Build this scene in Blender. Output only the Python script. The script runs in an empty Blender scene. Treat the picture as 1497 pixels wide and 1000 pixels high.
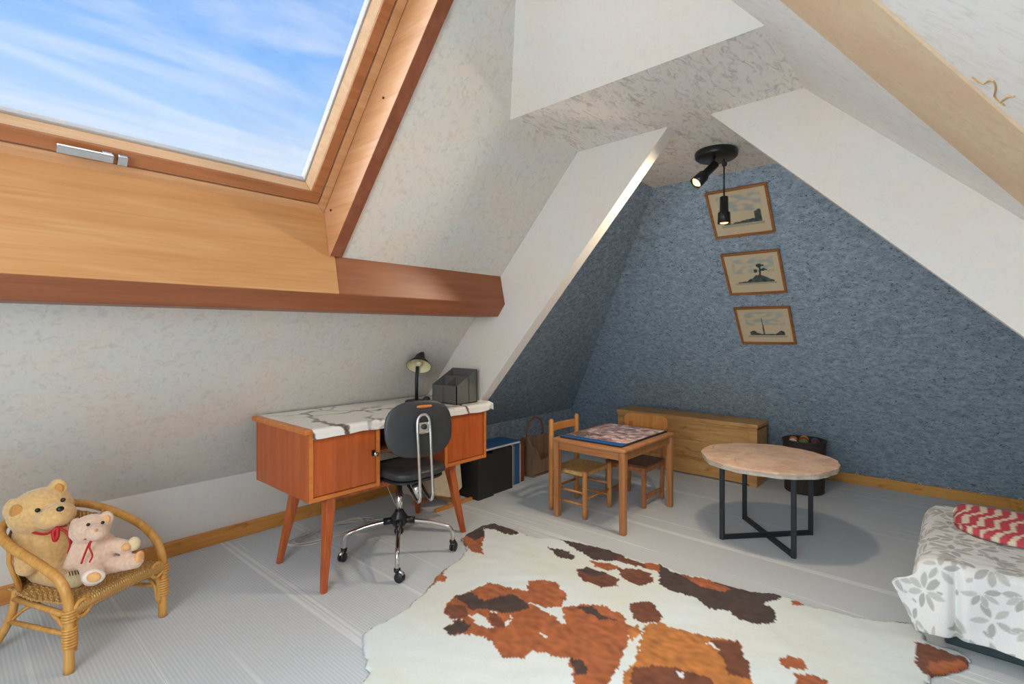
import bpy, bmesh, math, random
from mathutils import Vector, Matrix, noise, Euler
random.seed(7)
C = bpy.context.scene.collection
SC = bpy.context.scene

# ------------------------------------------------------------------ camera
FPX, CX, HZ, CAMH = 739.0, 748.5, 485.0, 1.25
ux, uy = 651.5, 739.0
un = math.hypot(ux, uy)
FWD = Vector((uy/un, ux/un, 0)); RGT = Vector((ux/un, -uy/un, 0)); UP = Vector((0, 0, 1))
CAM = Vector((0, 0, CAMH))
cd = bpy.data.cameras.new('camera'); cam = bpy.data.objects.new('camera', cd); C.objects.link(cam)
cam.location = CAM
cam.rotation_euler = (math.pi/2, 0, math.atan2(FWD.y, FWD.x) - math.pi/2)
cd.sensor_width = 36.0; cd.lens = FPX/1497*36.0; cd.shift_y = -(500-HZ)/1497
cd.clip_start = 0.02
SC.camera = cam
SC.view_settings.view_transform = 'Standard'; SC.view_settings.look = 'None'
SC.view_settings.gamma = 1; SC.view_settings.use_curve_mapping = False
SC.view_settings.exposure = 0.1

def ray(px, py): return FWD + RGT*((px-CX)/FPX) + UP*((HZ-py)/FPX)
def atz(px, py, z=0.0):
    d = ray(px, py); return CAM + d*((z-CAMH)/d.z)
def atd(px, py, d): return CAM + ray(px, py)*d

def lin(c):
    return tuple(((v/255)/12.92 if v/255 <= 0.04045 else ((v/255+0.055)/1.055)**2.4) for v in c) + (1.0,)

# ------------------------------------------------------------------ sky
wd = bpy.data.worlds.new('sky'); SC.world = wd; wd.use_nodes = True
nt = wd.node_tree; nt.nodes.clear()
N = lambda t: nt.nodes.new(t)
out = N('ShaderNodeOutputWorld'); bg = N('ShaderNodeBackground')
tc = N('ShaderNodeTexCoord'); sep = N('ShaderNodeSeparateXYZ')
nt.links.new(tc.outputs['Generated'], sep.inputs[0])
grad = N('ShaderNodeValToRGB')
e = grad.color_ramp.elements
e[0].position = 0.0; e[0].color = lin((226, 236, 248))
e[1].position = 1.0; e[1].color = lin((58, 120, 215))
for p, c in ((0.22, (216, 231, 249)), (0.36, (172, 208, 253)), (0.5, (112, 174, 250)), (0.66, (76, 140, 232))):
    q = e.new(p); q.color = lin(c)
nt.links.new(sep.outputs['Z'], grad.inputs[0])
# cirrus: direction projected onto a high flat layer
mz = N('ShaderNodeMath'); mz.operation = 'MAXIMUM'; mz.inputs[1].default_value = 0.08
nt.links.new(sep.outputs['Z'], mz.inputs[0])
dx = N('ShaderNodeMath'); dx.operation = 'DIVIDE'; nt.links.new(sep.outputs['X'], dx.inputs[0]); nt.links.new(mz.outputs[0], dx.inputs[1])
dy = N('ShaderNodeMath'); dy.operation = 'DIVIDE'; nt.links.new(sep.outputs['Y'], dy.inputs[0]); nt.links.new(mz.outputs[0], dy.inputs[1])
cmb = N('ShaderNodeCombineXYZ'); nt.links.new(dx.outputs[0], cmb.inputs[0]); nt.links.new(dy.outputs[0], cmb.inputs[1])
mp = N('ShaderNodeMapping'); mp.inputs['Rotation'].default_value = (0, 0, math.radians(-62)); mp.inputs['Scale'].default_value = (0.5, 1.5, 1)
nt.links.new(cmb.outputs[0], mp.inputs[0])
nz = N('ShaderNodeTexNoise'); nz.inputs['Scale'].default_value = 1.5; nz.inputs['Detail'].default_value = 9; nz.inputs['Roughness'].default_value = 0.6; nz.inputs['Distortion'].default_value = 0.5
nt.links.new(mp.outputs[0], nz.inputs['Vector'])
cr = N('ShaderNodeValToRGB'); cr.color_ramp.elements[0].position = 0.42; cr.color_ramp.elements[1].position = 0.72
cr.color_ramp.elements[1].color = (0.75, 0.75, 0.75, 1)
nt.links.new(nz.outputs['Fac'], cr.inputs[0])
mx = N('ShaderNodeMixRGB'); mx.inputs[2].default_value = lin((236, 242, 252))
nt.links.new(cr.outputs[0], mx.inputs[0]); nt.links.new(grad.outputs[0], mx.inputs[1]); nt.links.new(mx.outputs[0], bg.inputs[0])
bg.inputs[1].default_value = 1.0
nt.links.new(bg.outputs[0], out.inputs[0])

# ------------------------------------------------------------------ daylight and added fill lights
def sun(name, d, strength, angle, col):
    l = bpy.data.lights.new(name, 'SUN'); l.energy = strength; l.angle = math.radians(angle); l.color = col
    o = bpy.data.objects.new(name, l); C.objects.link(o)
    o.rotation_euler = Vector(d).to_track_quat('-Z', 'Y').to_euler(); return o
def area(name, loc, d, sx, sy, power, col):
    l = bpy.data.lights.new(name, 'AREA'); l.shape = 'RECTANGLE'; l.size = sx; l.size_y = sy; l.energy = power; l.color = col
    o = bpy.data.objects.new(name, l); C.objects.link(o); o.location = loc
    o.rotation_euler = Vector(d).to_track_quat('-Z', 'Z').to_euler(); return o
sun('daylight', (0.5, -0.72, -0.58), 11.5, 100, (0.86, 0.95, 1.0))
area('rear_window_fill', (-1.50, 0.45, 1.45), (1, 0.12, -0.05), 1.7, 1.1, 38, (0.84, 0.93, 1.0))  # extra fill light, added just inside the invented rear window
area('right_slope_fill', (-0.75, 0.25, 1.93), (0.25, 0.75, -0.72), 1.0, 0.9, 19, (0.84, 0.93, 1.0))  # fill light added under the right slope, which has no roof window

# ================================================================== materials
MATS = {}
class NB:
    def __init__(s, name):
        s.m = bpy.data.materials.new(name); s.m.use_nodes = True
        s.t = s.m.node_tree; s.b = s.t.nodes['Principled BSDF']; s.tc = None
        MATS[name] = s.m
    def n(s, typ, **kw):
        o = s.t.nodes.new(typ)
        for k, v in kw.items(): setattr(o, k, v)
        return o
    def link(s, a, b): s.t.links.new(a, b)
    def coord(s, scale=(1, 1, 1), rot=(0, 0, 0), kind='Object'):
        if s.tc is None: s.tc = s.n('ShaderNodeTexCoord')
        m = s.n('ShaderNodeMapping'); m.inputs['Scale'].default_value = scale; m.inputs['Rotation'].default_value = rot
        s.link(s.tc.outputs[kind], m.inputs[0]); return m.outputs[0]
    def noise(s, vec, scale, detail=4, rough=0.55, dist=0.0):
        o = s.n('ShaderNodeTexNoise'); o.inputs['Scale'].default_value = scale; o.inputs['Detail'].default_value = detail
        o.inputs['Roughness'].default_value = rough; o.inputs['Distortion'].default_value = dist
        s.link(vec, o.inputs['Vector']); return o.outputs['Fac']
    def ramp(s, fac, stops):
        o = s.n('ShaderNodeValToRGB'); el = o.color_ramp.elements
        while len(el) > 1: el.remove(el[-1])
        el[0].position = stops[0][0]; el[0].color = stops[0][1]
        for p, c in stops[1:]:
            q = el.new(p); q.color = c
        s.link(fac, o.inputs[0]); return o.outputs[0]
    def mix(s, fac, a, b, mode='MIX'):
        o = s.n('ShaderNodeMixRGB', blend_type=mode)
        for i, v in ((0, fac), (1, a), (2, b)):
            if isinstance(v, (int, float)): o.inputs[i].default_value = v
            elif isinstance(v, tuple): o.inputs[i].default_value = v
            else: s.link(v, o.inputs[i])
        return o.outputs[0]
    def bump(s, h, strength=0.2, dist=0.01):
        o = s.n('ShaderNodeBump'); o.inputs['Strength'].default_value = strength; o.inputs['Distance'].default_value = dist
        s.link(h, o.inputs['Height']); s.link(o.outputs[0], s.b.inputs['Normal'])
    def col(s, v):
        if isinstance(v, tuple): s.b.inputs['Base Color'].default_value = v
        else: s.link(v, s.b.inputs['Base Color'])
    def fin(s, rough=0.5, metal=0.0, spec=None, sheen=None, coat=None):
        s.b.inputs['Roughness'].default_value = rough; s.b.inputs['Metallic'].default_value = metal
        if spec is not None: s.b.inputs['Specular IOR Level'].default_value = spec
        if sheen: s.b.inputs['Sheen Weight'].default_value = sheen
        if coat: s.b.inputs['Coat Weight'].default_value = coat
        return s.m
W1 = (1, 1, 1, 1); K1 = (0, 0, 0, 1)
def g(v): return (v, v, v, 1)

def plain(name, rgb, rough=0.5, metal=0.0, var=0.06, scale=40, spec=None, bump=0.0, sheen=None):
    b = NB(name); c = lin(rgb); v = b.coord()
    f = b.noise(v, scale, 5)
    b.col(b.mix(b.ramp(f, [(0.3, K1), (0.7, W1)]), tuple(x*(1-var) for x in c[:3])+(1,), tuple(min(1, x*(1+var)) for x in c[:3])+(1,)))
    if bump: b.bump(f, bump, 0.004)
    return b.fin(rough, metal, spec, sheen)

def wallpaper(name, base, alts, mott, stretch=(1, 1, 1), amount=0.6, fine=95):
    b = NB(name); v = b.coord(stretch); v0 = b.coord()
    big = b.noise(v0, 3.2, 3)
    c = b.mix(b.ramp(big, [(0.38, K1), (0.62, W1)]), lin(alts[0]), lin(alts[1]))
    med = b.noise(v, 26, 5, 0.62, 0.6)
    c = b.mix(b.ramp(med, [(0.42, g(0)), (0.6, g(0.75))]), c, lin(base))
    st = b.noise(v, fine*0.55, 6, 0.68, 1.2)
    c = b.mix(b.ramp(st, [(0.5, g(0)), (0.68, g(amount))]), c, lin(mott))
    b.col(c); b.bump(st, 0.12, 0.004)
    return b.fin(0.8, spec=0.2)
wallpaper('wallpaper_light', (222, 217, 208), ((215, 216, 213), (224, 212, 199)), (180, 172, 160), amount=0.42, fine=55)
wallpaper('wallpaper_ceiling', (238, 232, 224), ((234, 232, 228), (238, 229, 218)), (176, 168, 160), (0.7, 2.0, 1), 0.8, 34)
wallpaper('wallpaper_right', (238, 234, 228), ((236, 236, 234), (238, 231, 224)), (208, 204, 198), (2.0, 0.8, 0.8), 0.5, 40)
wallpaper('wallpaper_plain', (226, 220, 211), ((222, 220, 216), (228, 217, 206)), (205, 201, 195), amount=0.3, fine=60)
def dark_paper():
    b = NB('wallpaper_blue'); v = b.coord((1, 1, 1.9)); v0 = b.coord()
    med = b.noise(v, 22, 5, 0.6, 0.4)
    c = b.ramp(med, [(0.32, lin((138, 157, 173))), (0.5, lin((160, 180, 197))), (0.68, lin((184, 201, 216)))])
    fl = b.noise(v, 30, 2, 0.5, 2.6)
    c = b.mix(b.ramp(fl, [(0.60, g(0)), (0.66, g(0.8))]), c, lin((84, 96, 110)))
    fl2 = b.noise(b.coord((1, 1, 2.5), (0.3, 0.2, 0.6)), 21, 2, 0.5, 3)
    c = b.mix(b.ramp(fl2, [(0.62, g(0)), (0.67, g(0.6))]), c, lin((52, 60, 72)))
    b.col(c); b.bump(fl, 0.1, 0.004); return b.fin(0.75, spec=0.2)
dark_paper()
wallpaper('wallpaper_tan', (226, 196, 162), ((222, 190, 156), (228, 206, 174)), (204, 174, 140), amount=0.4, fine=40)

def wood(name, c0, c1, c2, axis='X', rough=0.4, scale=1.0, coat=0.0, knots=None):
    b = NB(name); s = {'X': (1, 14, 14), 'Y': (14, 1, 14), 'Z': (14, 14, 1)}[axis]
    v = b.coord(tuple(k*scale for k in s))
    a = b.noise(v, 2.2, 6, 0.62, 0.7)
    c = b.ramp(a, [(0.28, lin(c0)), (0.5, lin(c1)), (0.72, lin(c2))])
    fv = b.coord(tuple(k*scale*(7 if k > 1 else 1.2) for k in s))
    fi = b.noise(fv, 2.0, 3)
    c = b.mix(b.ramp(fi, [(0.5, g(0)), (0.75, g(0.28))]), c, tuple(x*0.6 for x in lin(c0)[:3])+(1,))
    if knots:
        kn = b.noise(b.coord((3.0, 2.2, 6.0)), 3.1, 3, 0.5, 0.8)
        c = b.mix(b.ramp(kn, [(0.58, g(0)), (0.72, g(0.7))]), c, lin(knots))
    b.col(c); b.bump(fi, 0.05, 0.002)
    return b.fin(rough, coat=coat)
wood('wood_sill', (192, 134, 80), (202, 146, 92), (210, 158, 106), 'X', 0.38, 0.7)
wood('wood_beam', (132, 74, 44), (146, 84, 50), (158, 96, 60), 'X', 0.42, 0.7)
wood('wood_reveal', (196, 138, 92), (208, 152, 106), (216, 164, 122), 'Y', 0.38, 0.7)
wood('wood_casing', (126, 66, 42), (140, 78, 50), (154, 92, 62), 'Y', 0.42, 0.7)
wood('wood_frame', (196, 140, 92), (208, 154, 106), (218, 168, 122), 'X', 0.4, 0.9)
wood('wood_sash', (158, 96, 54), (172, 108, 64), (186, 122, 76), 'X', 0.4, 0.9)
wood('wood_bead', (214, 170, 128), (224, 184, 144), (232, 196, 160), 'X', 0.4, 0.9)
wood('wood_baseboard', (196, 128, 58), (212, 144, 68), (222, 160, 84), 'X', 0.45, 1.0, knots=(150, 86, 36))
wood('wood_baseboard_back', (208, 146, 68), (222, 162, 80), (232, 178, 98), 'Y', 0.45, 1.0, knots=(168, 98, 40))
wood('wood_teak', (172, 78, 32), (190, 92, 40), (204, 108, 52), 'Z', 0.33, 0.8)
wood('wood_teak_edge', (196, 108, 44), (210, 122, 54), (220, 138, 68), 'X', 0.35, 1.0)
wood('wood_teak_leg', (150, 68, 30), (182, 90, 42), (200, 110, 56), 'Z', 0.35, 0.8)
wood('wood_pine', (196, 140, 78), (214, 162, 98), (226, 180, 118), 'Y', 0.5, 0.9, knots=(150, 96, 46))
wood('wood_table', (160, 100, 56), (182, 122, 74), (200, 142, 92), 'Z', 0.4, 1.2)
wood('wood_table_top', (168, 108, 64), (190, 130, 82), (206, 150, 100), 'Y', 0.38, 1.0)
wood('wood_chair_honey', (186, 118, 58), (204, 138, 74), (216, 156, 92), 'Z', 0.42, 1.2)
wood('wood_chair_dark', (104, 66, 42), (124, 82, 54), (140, 96, 66), 'X', 0.45, 1.0)
wood('wood_rack', (110, 84, 66), (134, 106, 84), (150, 122, 98), 'Z', 0.6, 1.0)
wood('wood_picture_frame', (140, 84, 36), (170, 108, 52), (190, 128, 68), 'Y', 0.4, 2.0)
wood('wood_rattan', (196, 134, 58), (214, 156, 78), (226, 176, 104), 'Z', 0.42, 1.6)
def travertine():
    b = NB('table_top_pink'); v = b.coord((1, 1, 1))
    a = b.noise(v, 9, 6, 0.65, 1.0)
    c = b.ramp(a, [(0.3, lin((206, 168, 142))), (0.5, lin((228, 192, 166))), (0.7, lin((240, 212, 188)))])
    k = b.noise(v, 22, 3, 0.5, 0.5)
    c = b.mix(b.ramp(k, [(0.66, g(0)), (0.74, g(0.8))]), c, lin((186, 128, 88)))
    b.col(c); b.bump(a, 0.25, 0.006); return b.fin(0.6)
travertine()
plain('table_edge_grey', (206, 200, 186), 0.6, var=0.18, scale=22)
def carpet():
    b = NB('carpet')
    v = b.coord((1, 0.012, 1)); vf = b.coord()
    st = b.noise(v, 7.5, 3, 0.6)
    lines = b.ramp(st, [(0.60, g(0)), (0.62, g(.7)), (0.65, g(.7)), (0.67, g(0))])
    st2 = b.noise(b.coord((1, 0.012, 1), (0, 0, 0)), 23, 2, 0.5)
    thin = b.ramp(st2, [(0.63, g(0)), (0.65, g(0.7)), (0.67, g(0))])
    w = b.n('ShaderNodeTexWave', wave_type='BANDS', bands_direction='X'); w.inputs['Scale'].default_value = 24; w.inputs['Distortion'].default_value = 0.35; w.inputs['Detail'].default_value = 1
    b.link(vf, w.inputs['Vector'])
    base = b.mix(b.ramp(w.outputs['Fac'], [(0.15, g(0)), (0.85, g(1))]), lin((199, 204, 208)), lin((213, 218, 222)))
    sp = b.noise(vf, 260, 2)
    base = b.mix(b.ramp(sp, [(0.35, g(0.5)), (0.65, g(0))]), base, lin((184, 189, 193)))
    pa = b.noise(vf, 2.2, 3)
    base = b.mix(b.ramp(pa, [(0.4, g(0)), (0.65, g(0.3))]), base, lin((208, 210, 211)))
    c = b.mix(lines, base, lin((232, 234, 236))); c = b.mix(thin, c, lin((236, 238, 240)))
    b.col(c); h = b.mix(0.5, w.outputs['Fac'], sp); b.bump(h, 0.2, 0.003)
    return b.fin(0.95, spec=0.1, sheen=0.2)
carpet()
plain('aluminium', (196, 196, 194), 0.3, 0.9, 0.04)
plain('chrome', (214, 214, 212), 0.16, 1.0, 0.03)
plain('black_plastic', (34, 36, 38), 0.45)
plain('black_vinyl', (52, 54, 56), 0.42, var=0.12, scale=60, bump=0.05)
plain('black_metal', (30, 31, 33), 0.35, 0.2)
plain('frame_metal', (50, 56, 62), 0.42, 0.4)
plain('screw_metal', (70, 66, 60), 0.4, 0.9)
plain('lamp_inner', (226, 216, 176), 0.5)
plain('grey_felt', (98, 96, 92), 0.85, var=0.1, scale=120)
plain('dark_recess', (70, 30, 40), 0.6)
plain('paper_white', (222, 220, 214), 0.7)
plain('paper_cream', (214, 200, 170), 0.7)
plain('binder_black', (40, 41, 42), 0.5, var=0.15)
plain('binder_blue', (36, 92, 150), 0.5)
plain('binder_red', (120, 56, 44), 0.55)
plain('binder_grey', (120, 128, 132), 0.5)
plain('beige_cloth', (206, 192, 166), 0.85, var=0.1, scale=30, bump=0.1)
plain('cable_white', (214, 206, 196), 0.5)
plain('gasket', (168, 160, 152), 0.6)
plain('fur_gold', (226, 184, 122), 0.95, var=0.14, scale=70, bump=0.6, sheen=0.5)
plain('fur_cream', (226, 204, 160), 0.95, var=0.12, scale=70, bump=0.5, sheen=0.5)
plain('fur_pink', (226, 192, 166), 0.95, var=0.1, scale=80, bump=0.6, sheen=0.5)
plain('fur_ear', (206, 146, 80), 0.95, var=0.1, scale=80, bump=0.4)
plain('pad_peach', (238, 178, 118), 0.9, var=0.1)
plain('pad_white', (240, 228, 214), 0.9, var=0.05)
plain('eye_black', (18, 17, 18), 0.12)
plain('ribbon_red', (186, 26, 30), 0.5, var=0.15)
plain('rush', (204, 166, 104), 0.8, var=0.25, scale=60, bump=0.3)
plain('bin_dark', (58, 50, 44), 0.7, var=0.25, scale=90, bump=0.3)
plain('bed_base', (58, 74, 78), 0.4, var=0.08)
plain('mattress_white', (226, 226, 222), 0.9)
plain('hem_beige', (176, 156, 122), 0.9, var=0.2)
for nm, c in (('fruit_blue', (60, 90, 150)), ('fruit_white', (224, 220, 210)), ('fruit_maroon', (110, 40, 44)), ('fruit_red', (170, 50, 40)), ('fruit_yellow', (220, 180, 60)), ('fruit_green', (110, 130, 60)), ('fruit_orange', (210, 120, 50))): plain(nm, c, 0.4)
def wicker():
    b = NB('wicker_weave'); v = b.coord()
    w = b.n('ShaderNodeTexWave', wave_type='BANDS', bands_direction='X'); w.inputs['Scale'].default_value = 36; w.inputs['Distortion'].default_value = 1.0
    w2 = b.n('ShaderNodeTexWave', wave_type='BANDS', bands_direction='Y'); w2.inputs['Scale'].default_value = 30; w2.inputs['Distortion'].default_value = 1.0
    b.link(v, w.inputs['Vector']); b.link(v, w2.inputs['Vector'])
    m = b.mix(1.0, w.outputs['Fac'], w2.outputs['Fac'], 'MULTIPLY')
    n_ = b.noise(v, 30, 3)
    c = b.ramp(m, [(0.0, lin((188, 140, 78))), (0.3, lin((216, 172, 104))), (0.9, lin((234, 196, 130)))])
    c = b.mix(b.ramp(n_, [(0.4, g(0)), (0.7, g(0.3))]), c, lin((168, 122, 62)))
    b.col(c); b.bump(m, 0.7, 0.006); return b.fin(0.6)
wicker()
def marble():
    b = NB('marble_oilcloth'); v = b.coord((1, 1, 1))
    nn = b.noise(v, 3.0, 6, 0.6, 0.3)
    d = b.n('ShaderNodeVectorMath', operation='ADD'); sc_ = b.n('ShaderNodeVectorMath', operation='SCALE'); sc_.inputs['Scale'].default_value = 0.35
    nt3 = b.n('ShaderNodeTexNoise'); nt3.inputs['Scale'].default_value = 4.0; nt3.inputs['Detail'].default_value = 5; b.link(v, nt3.inputs['Vector'])
    b.link(nt3.outputs['Color'], sc_.inputs[0]); b.link(v, d.inputs[0]); b.link(sc_.outputs[0], d.inputs[1])
    vo = b.n('ShaderNodeTexVoronoi', feature='DISTANCE_TO_EDGE'); vo.inputs['Scale'].default_value = 3.4; b.link(d.outputs[0], vo.inputs['Vector'])
    vein = b.ramp(vo.outputs['Distance'], [(0.0, g(1)), (0.022, g(0.9)), (0.06, g(0))])
    vein = b.mix(1.0, vein, b.ramp(nn, [(0.42, g(0.1)), (0.56, g(1))]), 'MULTIPLY')
    c = b.mix(vein, lin((236, 233, 228)), lin((84, 68, 62)))
    b.col(c); return b.fin(0.18, spec=0.5)
marble()
def vcol(name, rough=0.8, bump=0.0, scale=200, sheen=None, stretch=(1, 1, 1), dark=0.12):
    b = NB(name); a = b.n('ShaderNodeVertexColor', layer_name='tint')
    f = b.noise(b.coord(stretch), scale, 4, 0.65)
    b.col(b.mix(b.ramp(f, [(0.3, g(dark)), (0.65, g(0))]), a.outputs['Color'], K1))
    if bump: b.bump(f, bump, 0.004)
    return b.fin(rough, spec=0.25, sheen=sheen)
vcol('cowhide', 0.7, 0.15, 150, 0.15, (1, 0.35, 1), 0.06); vcol('print_paper', 0.6); vcol('leaf_cotton', 0.9, 0.1, 300); vcol('jigsaw_print', 0.4); vcol('knit_wool', 0.95, 0.5, 130)
def emit(name, rgb, s):
    b = NB(name); b.col(lin(rgb)); b.b.inputs['Emission Color'].default_value = lin(rgb); b.b.inputs['Emission Strength'].default_value = s; return b.fin(0.4)
emit('bulb_glow', (255, 210, 140), 2.6)
def glass(name):
    b = NB(name); t = b.t; o = t.nodes['Material Output']
    tr = b.n('ShaderNodeBsdfTransparent'); gl = b.n('ShaderNodeBsdfGlossy'); gl.inputs['Roughness'].default_value = 0.02
    tr.inputs[0].default_value = (0.98, 0.99, 0.99, 1)
    fr = b.n('ShaderNodeFresnel'); fr.inputs[0].default_value = 1.45; m = b.n('ShaderNodeMixShader')
    ms = b.n('ShaderNodeMath', operation='MULTIPLY'); ms.inputs[1].default_value = 0.6
    b.link(fr.outputs[0], ms.inputs[0]); b.link(ms.outputs[0], m.inputs[0]); b.link(tr.outputs[0], m.inputs[1]); b.link(gl.outputs[0], m.inputs[2]); b.link(m.outputs[0], o.inputs[0])
glass('window_glass')

# ================================================================== mesh helpers
def wmat(o):
    m = o.matrix_basis.copy()
    while o.parent: o = o.parent; m = o.matrix_basis @ m
    return m
def obj(name, bm, mat, parent=None, local=False, smooth=False, bevel=0.0, bseg=2):
    if parent is not None and not local: bm.transform(wmat(parent).inverted())
    bmesh.ops.recalc_face_normals(bm, faces=bm.faces[:])
    me = bpy.data.meshes.new(name); bm.to_mesh(me); bm.free()
    if smooth:
        for p in me.polygons: p.use_smooth = True
    me.materials.append(MATS[mat]); o = bpy.data.objects.new(name, me); C.objects.link(o)
    if parent is not None: o.parent = parent
    if bevel:
        m = o.modifiers.new('edges', 'BEVEL'); m.width = bevel; m.segments = bseg; m.limit_method = 'ANGLE'; m.angle_limit = math.radians(40)
    return o
def tag(o, label=None, cat=None, group=None, kind=None):
    if label: o['label'] = label
    if cat: o['category'] = cat
    if group: o['group'] = group
    if kind: o['kind'] = kind
    return o
def struct(o, label=None, cat=None): return tag(o, label, cat, kind='structure')
def thing(name, label, cat, loc=(0, 0, 0), rz=0.0, group=None):
    o = bpy.data.objects.new(name, None); C.objects.link(o); o.location = loc; o.rotation_euler = (0, 0, rz); o.empty_display_size = 0.1
    return tag(o, label, cat, group)
def B(): return bmesh.new()
def poly(bm, pts, ext=None):
    vs = [bm.verts.new(p) for p in pts]; f = bm.faces.new(vs)
    if ext is not None:
        r = bmesh.ops.extrude_face_region(bm, geom=[f]); bmesh.ops.translate(bm, verts=[v for v in r['geom'] if isinstance(v, bmesh.types.BMVert)], vec=Vector(ext))
    return bm
def box(bm, x0, x1, y0, y1, z0, z1):
    return poly(bm, [(x0, y0, z0), (x1, y0, z0), (x1, y1, z0), (x0, y1, z0)], (0, 0, z1-z0))
def frame_basis(d):
    d = d.normalized(); a = Vector((0, 0, 1)) if abs(d.z) < 0.9 else Vector((1, 0, 0))
    u = d.cross(a).normalized(); return u, d.cross(u).normalized()
def tube(bm, pts, r, seg=10, closed=False, caps=True):
    pts = [Vector(p) for p in pts]; n = len(pts); rs = r if isinstance(r, (list, tuple)) else [r]*n
    rings = []; u = None
    for i, p in enumerate(pts):
        if closed: d = pts[(i+1) % n]-pts[i-1]
        else: d = pts[min(i+1, n-1)]-pts[max(i-1, 0)]
        d = d.normalized()
        if u is None: u, v = frame_basis(d)
        else:
            u = (u - d*u.dot(d)).normalized(); v = d.cross(u).normalized()
        rings.append([bm.verts.new(p + (u*math.cos(k*2*math.pi/seg) + v*math.sin(k*2*math.pi/seg))*rs[i]) for k in range(seg)])
    m = n if closed else n-1
    for i in range(m):
        a, b = rings[i], rings[(i+1) % n]
        for k in range(seg): bm.faces.new((a[k], a[(k+1) % seg], b[(k+1) % seg], b[k]))
    if caps and not closed: bm.faces.new(rings[0][::-1]); bm.faces.new(rings[-1])
    return bm
def bez(pts, n=8):
    """Catmull-Rom through the points"""
    P = [Vector(p) for p in pts]; P = [P[0]*2-P[1]] + P + [P[-1]*2-P[-2]]; o = []
    for i in range(1, len(P)-2):
        for k in range(n):
            t = k/n; a, b, c, d = P[i-1:i+3]
            o.append(0.5*((2*b)+(c-a)*t+(2*a-5*b+4*c-d)*t*t+(3*b-a-3*c+d)*t**3))
    o.append(P[-2]); return o
def lathe(bm, prof, seg=24, axis=None, origin=(0, 0, 0), cap=True):
    """prof: (r, h) pairs along axis"""
    ax = Vector(axis or (0, 0, 1)).normalized(); u, v = frame_basis(ax); O = Vector(origin); rings = []
    for r, h in prof:
        rings.append([bm.verts.new(O + ax*h + (u*math.cos(k*2*math.pi/seg)+v*math.sin(k*2*math.pi/seg))*r) for k in range(seg)])
    for a, b in zip(rings, rings[1:]):
        for k in range(seg): bm.faces.new((a[k], a[(k+1) % seg], b[(k+1) % seg], b[k]))
    if cap: bm.faces.new(rings[0][::-1]); bm.faces.new(rings[-1])
    return bm
def taper(bm, a, b, sa, sb):
    """square leg from a (half size sa) to b (half size sb)"""
    a, b = Vector(a), Vector(b); c = [(-1, -1), (1, -1), (1, 1), (-1, 1)]
    lo = [bm.verts.new(a+Vector((x*sa, y*sa, 0))) for x, y in c]; hi = [bm.verts.new(b+Vector((x*sb, y*sb, 0))) for x, y in c]
    bm.faces.new(lo[::-1]); bm.faces.new(hi)
    for k in range(4): bm.faces.new((lo[k], lo[(k+1) % 4], hi[(k+1) % 4], hi[k]))
    return bm
def blob(bm, c, r, rot=None, seg=20):
    m = Matrix.Translation(Vector(c)) @ (rot.to_matrix().to_4x4() if rot else Matrix.Identity(4)) @ Matrix.Diagonal((*r, 1)) if not isinstance(r, (int, float)) else Matrix.Translation(Vector(c)) @ Matrix.Scale(r, 4)
    bmesh.ops.create_uvsphere(bm, u_segments=seg, v_segments=seg*2//3, radius=1, matrix=m); return bm
def inpoly(x, y, p):
    r = False; j = len(p)-1
    for i in range(len(p)):
        if (p[i][1] > y) != (p[j][1] > y) and x < (p[j][0]-p[i][0])*(y-p[i][1])/(p[j][1]-p[i][1])+p[i][0]: r = not r
        j = i
    return r
def paint(o, fn):
    me = o.data; a = me.color_attributes.new('tint', 'FLOAT_COLOR', 'POINT')
    buf = []
    for v in me.vertices: buf.extend(fn(v.co, v.index))
    a.data.foreach_set('color', buf)

# ================================================================== the room shell
TL, YK, ZK = 1.12, 3.29, 0.38            # left roof slope, knee wall
TR, ZR0 = 1.0, 1.785                     # right slope: z = ZR0 + Y
HC, XT0, XT1 = 2.265, 2.38, 2.47         # collar ceiling height, boxed truss
TB, XB, ZB = 1.32, 5.03, 0.03            # back (hip) slope
XR, YKR = -1.6, -1.35                    # rear wall, right knee wall
TP, XP = 1.11, 1.81                      # small hip panel
LS = lambda x, z: Vector((x, YK-(z-ZK)/TL, z))
RS = lambda x, z: Vector((x, z-ZR0, z))
BS = lambda y, z: Vector((XB-(z-ZB)/TB, y, z))
xb = lambda z: XB-(z-ZB)/TB
yr = (ZK+YK*TL-ZR0)/(TL+TR); zr = ZR0+yr
xap = XP-(zr-HC)/TP
th = math.atan(TL); ES = Vector((0, -math.cos(th), math.sin(th))); EN = Vector((0, math.sin(th), math.cos(th))); S0 = Vector((0, YK, ZK))
def SP(x, s, o=0.0): return S0 + Vector((x, 0, 0)) + ES*s + EN*o
nl = EN*0.06; nr_ = Vector((0, -1, 1)).normalized()*0.06; nb = Vector((TB, 0, 1)).normalized()*0.06

b = poly(B(), [(XR-.1, YKR-.1, 0), (XB+.1, YKR-.1, 0), (XB+.1, YK+.1, 0), (XR-.1, YK+.1, 0)], (0, 0, -0.08))
struct(obj('floor', b, 'carpet'), 'light grey ribbed carpet covering the attic floor', 'floor')
b = poly(B(), [(XR, YK, 0), (XT1, YK, 0), (XT1, YK, ZK), (XR, YK, ZK)], (0, 0.06, 0))
struct(obj('wall_left', b, 'wallpaper_plain'), 'low off-white knee wall under the skylight slope', 'wall')
b = poly(B(), [(XT1, YK, 0), (XB+.06, YK, 0), (XB+.06, YK, ZB), (xb(ZK)+.06, YK, ZK), (XT1, YK, ZK)], (0, 0.06, 0))
struct(obj('wall_left_alcove', b, 'wallpaper_blue'), 'low dark blue knee wall inside the alcove', 'wall')
WX0, WX1, WS0, WS1 = -0.10, 1.20, 1.649, 3.14
ztop = SP(0, WS1).z; zb0 = SP(0, WS0).z
b = B()
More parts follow.
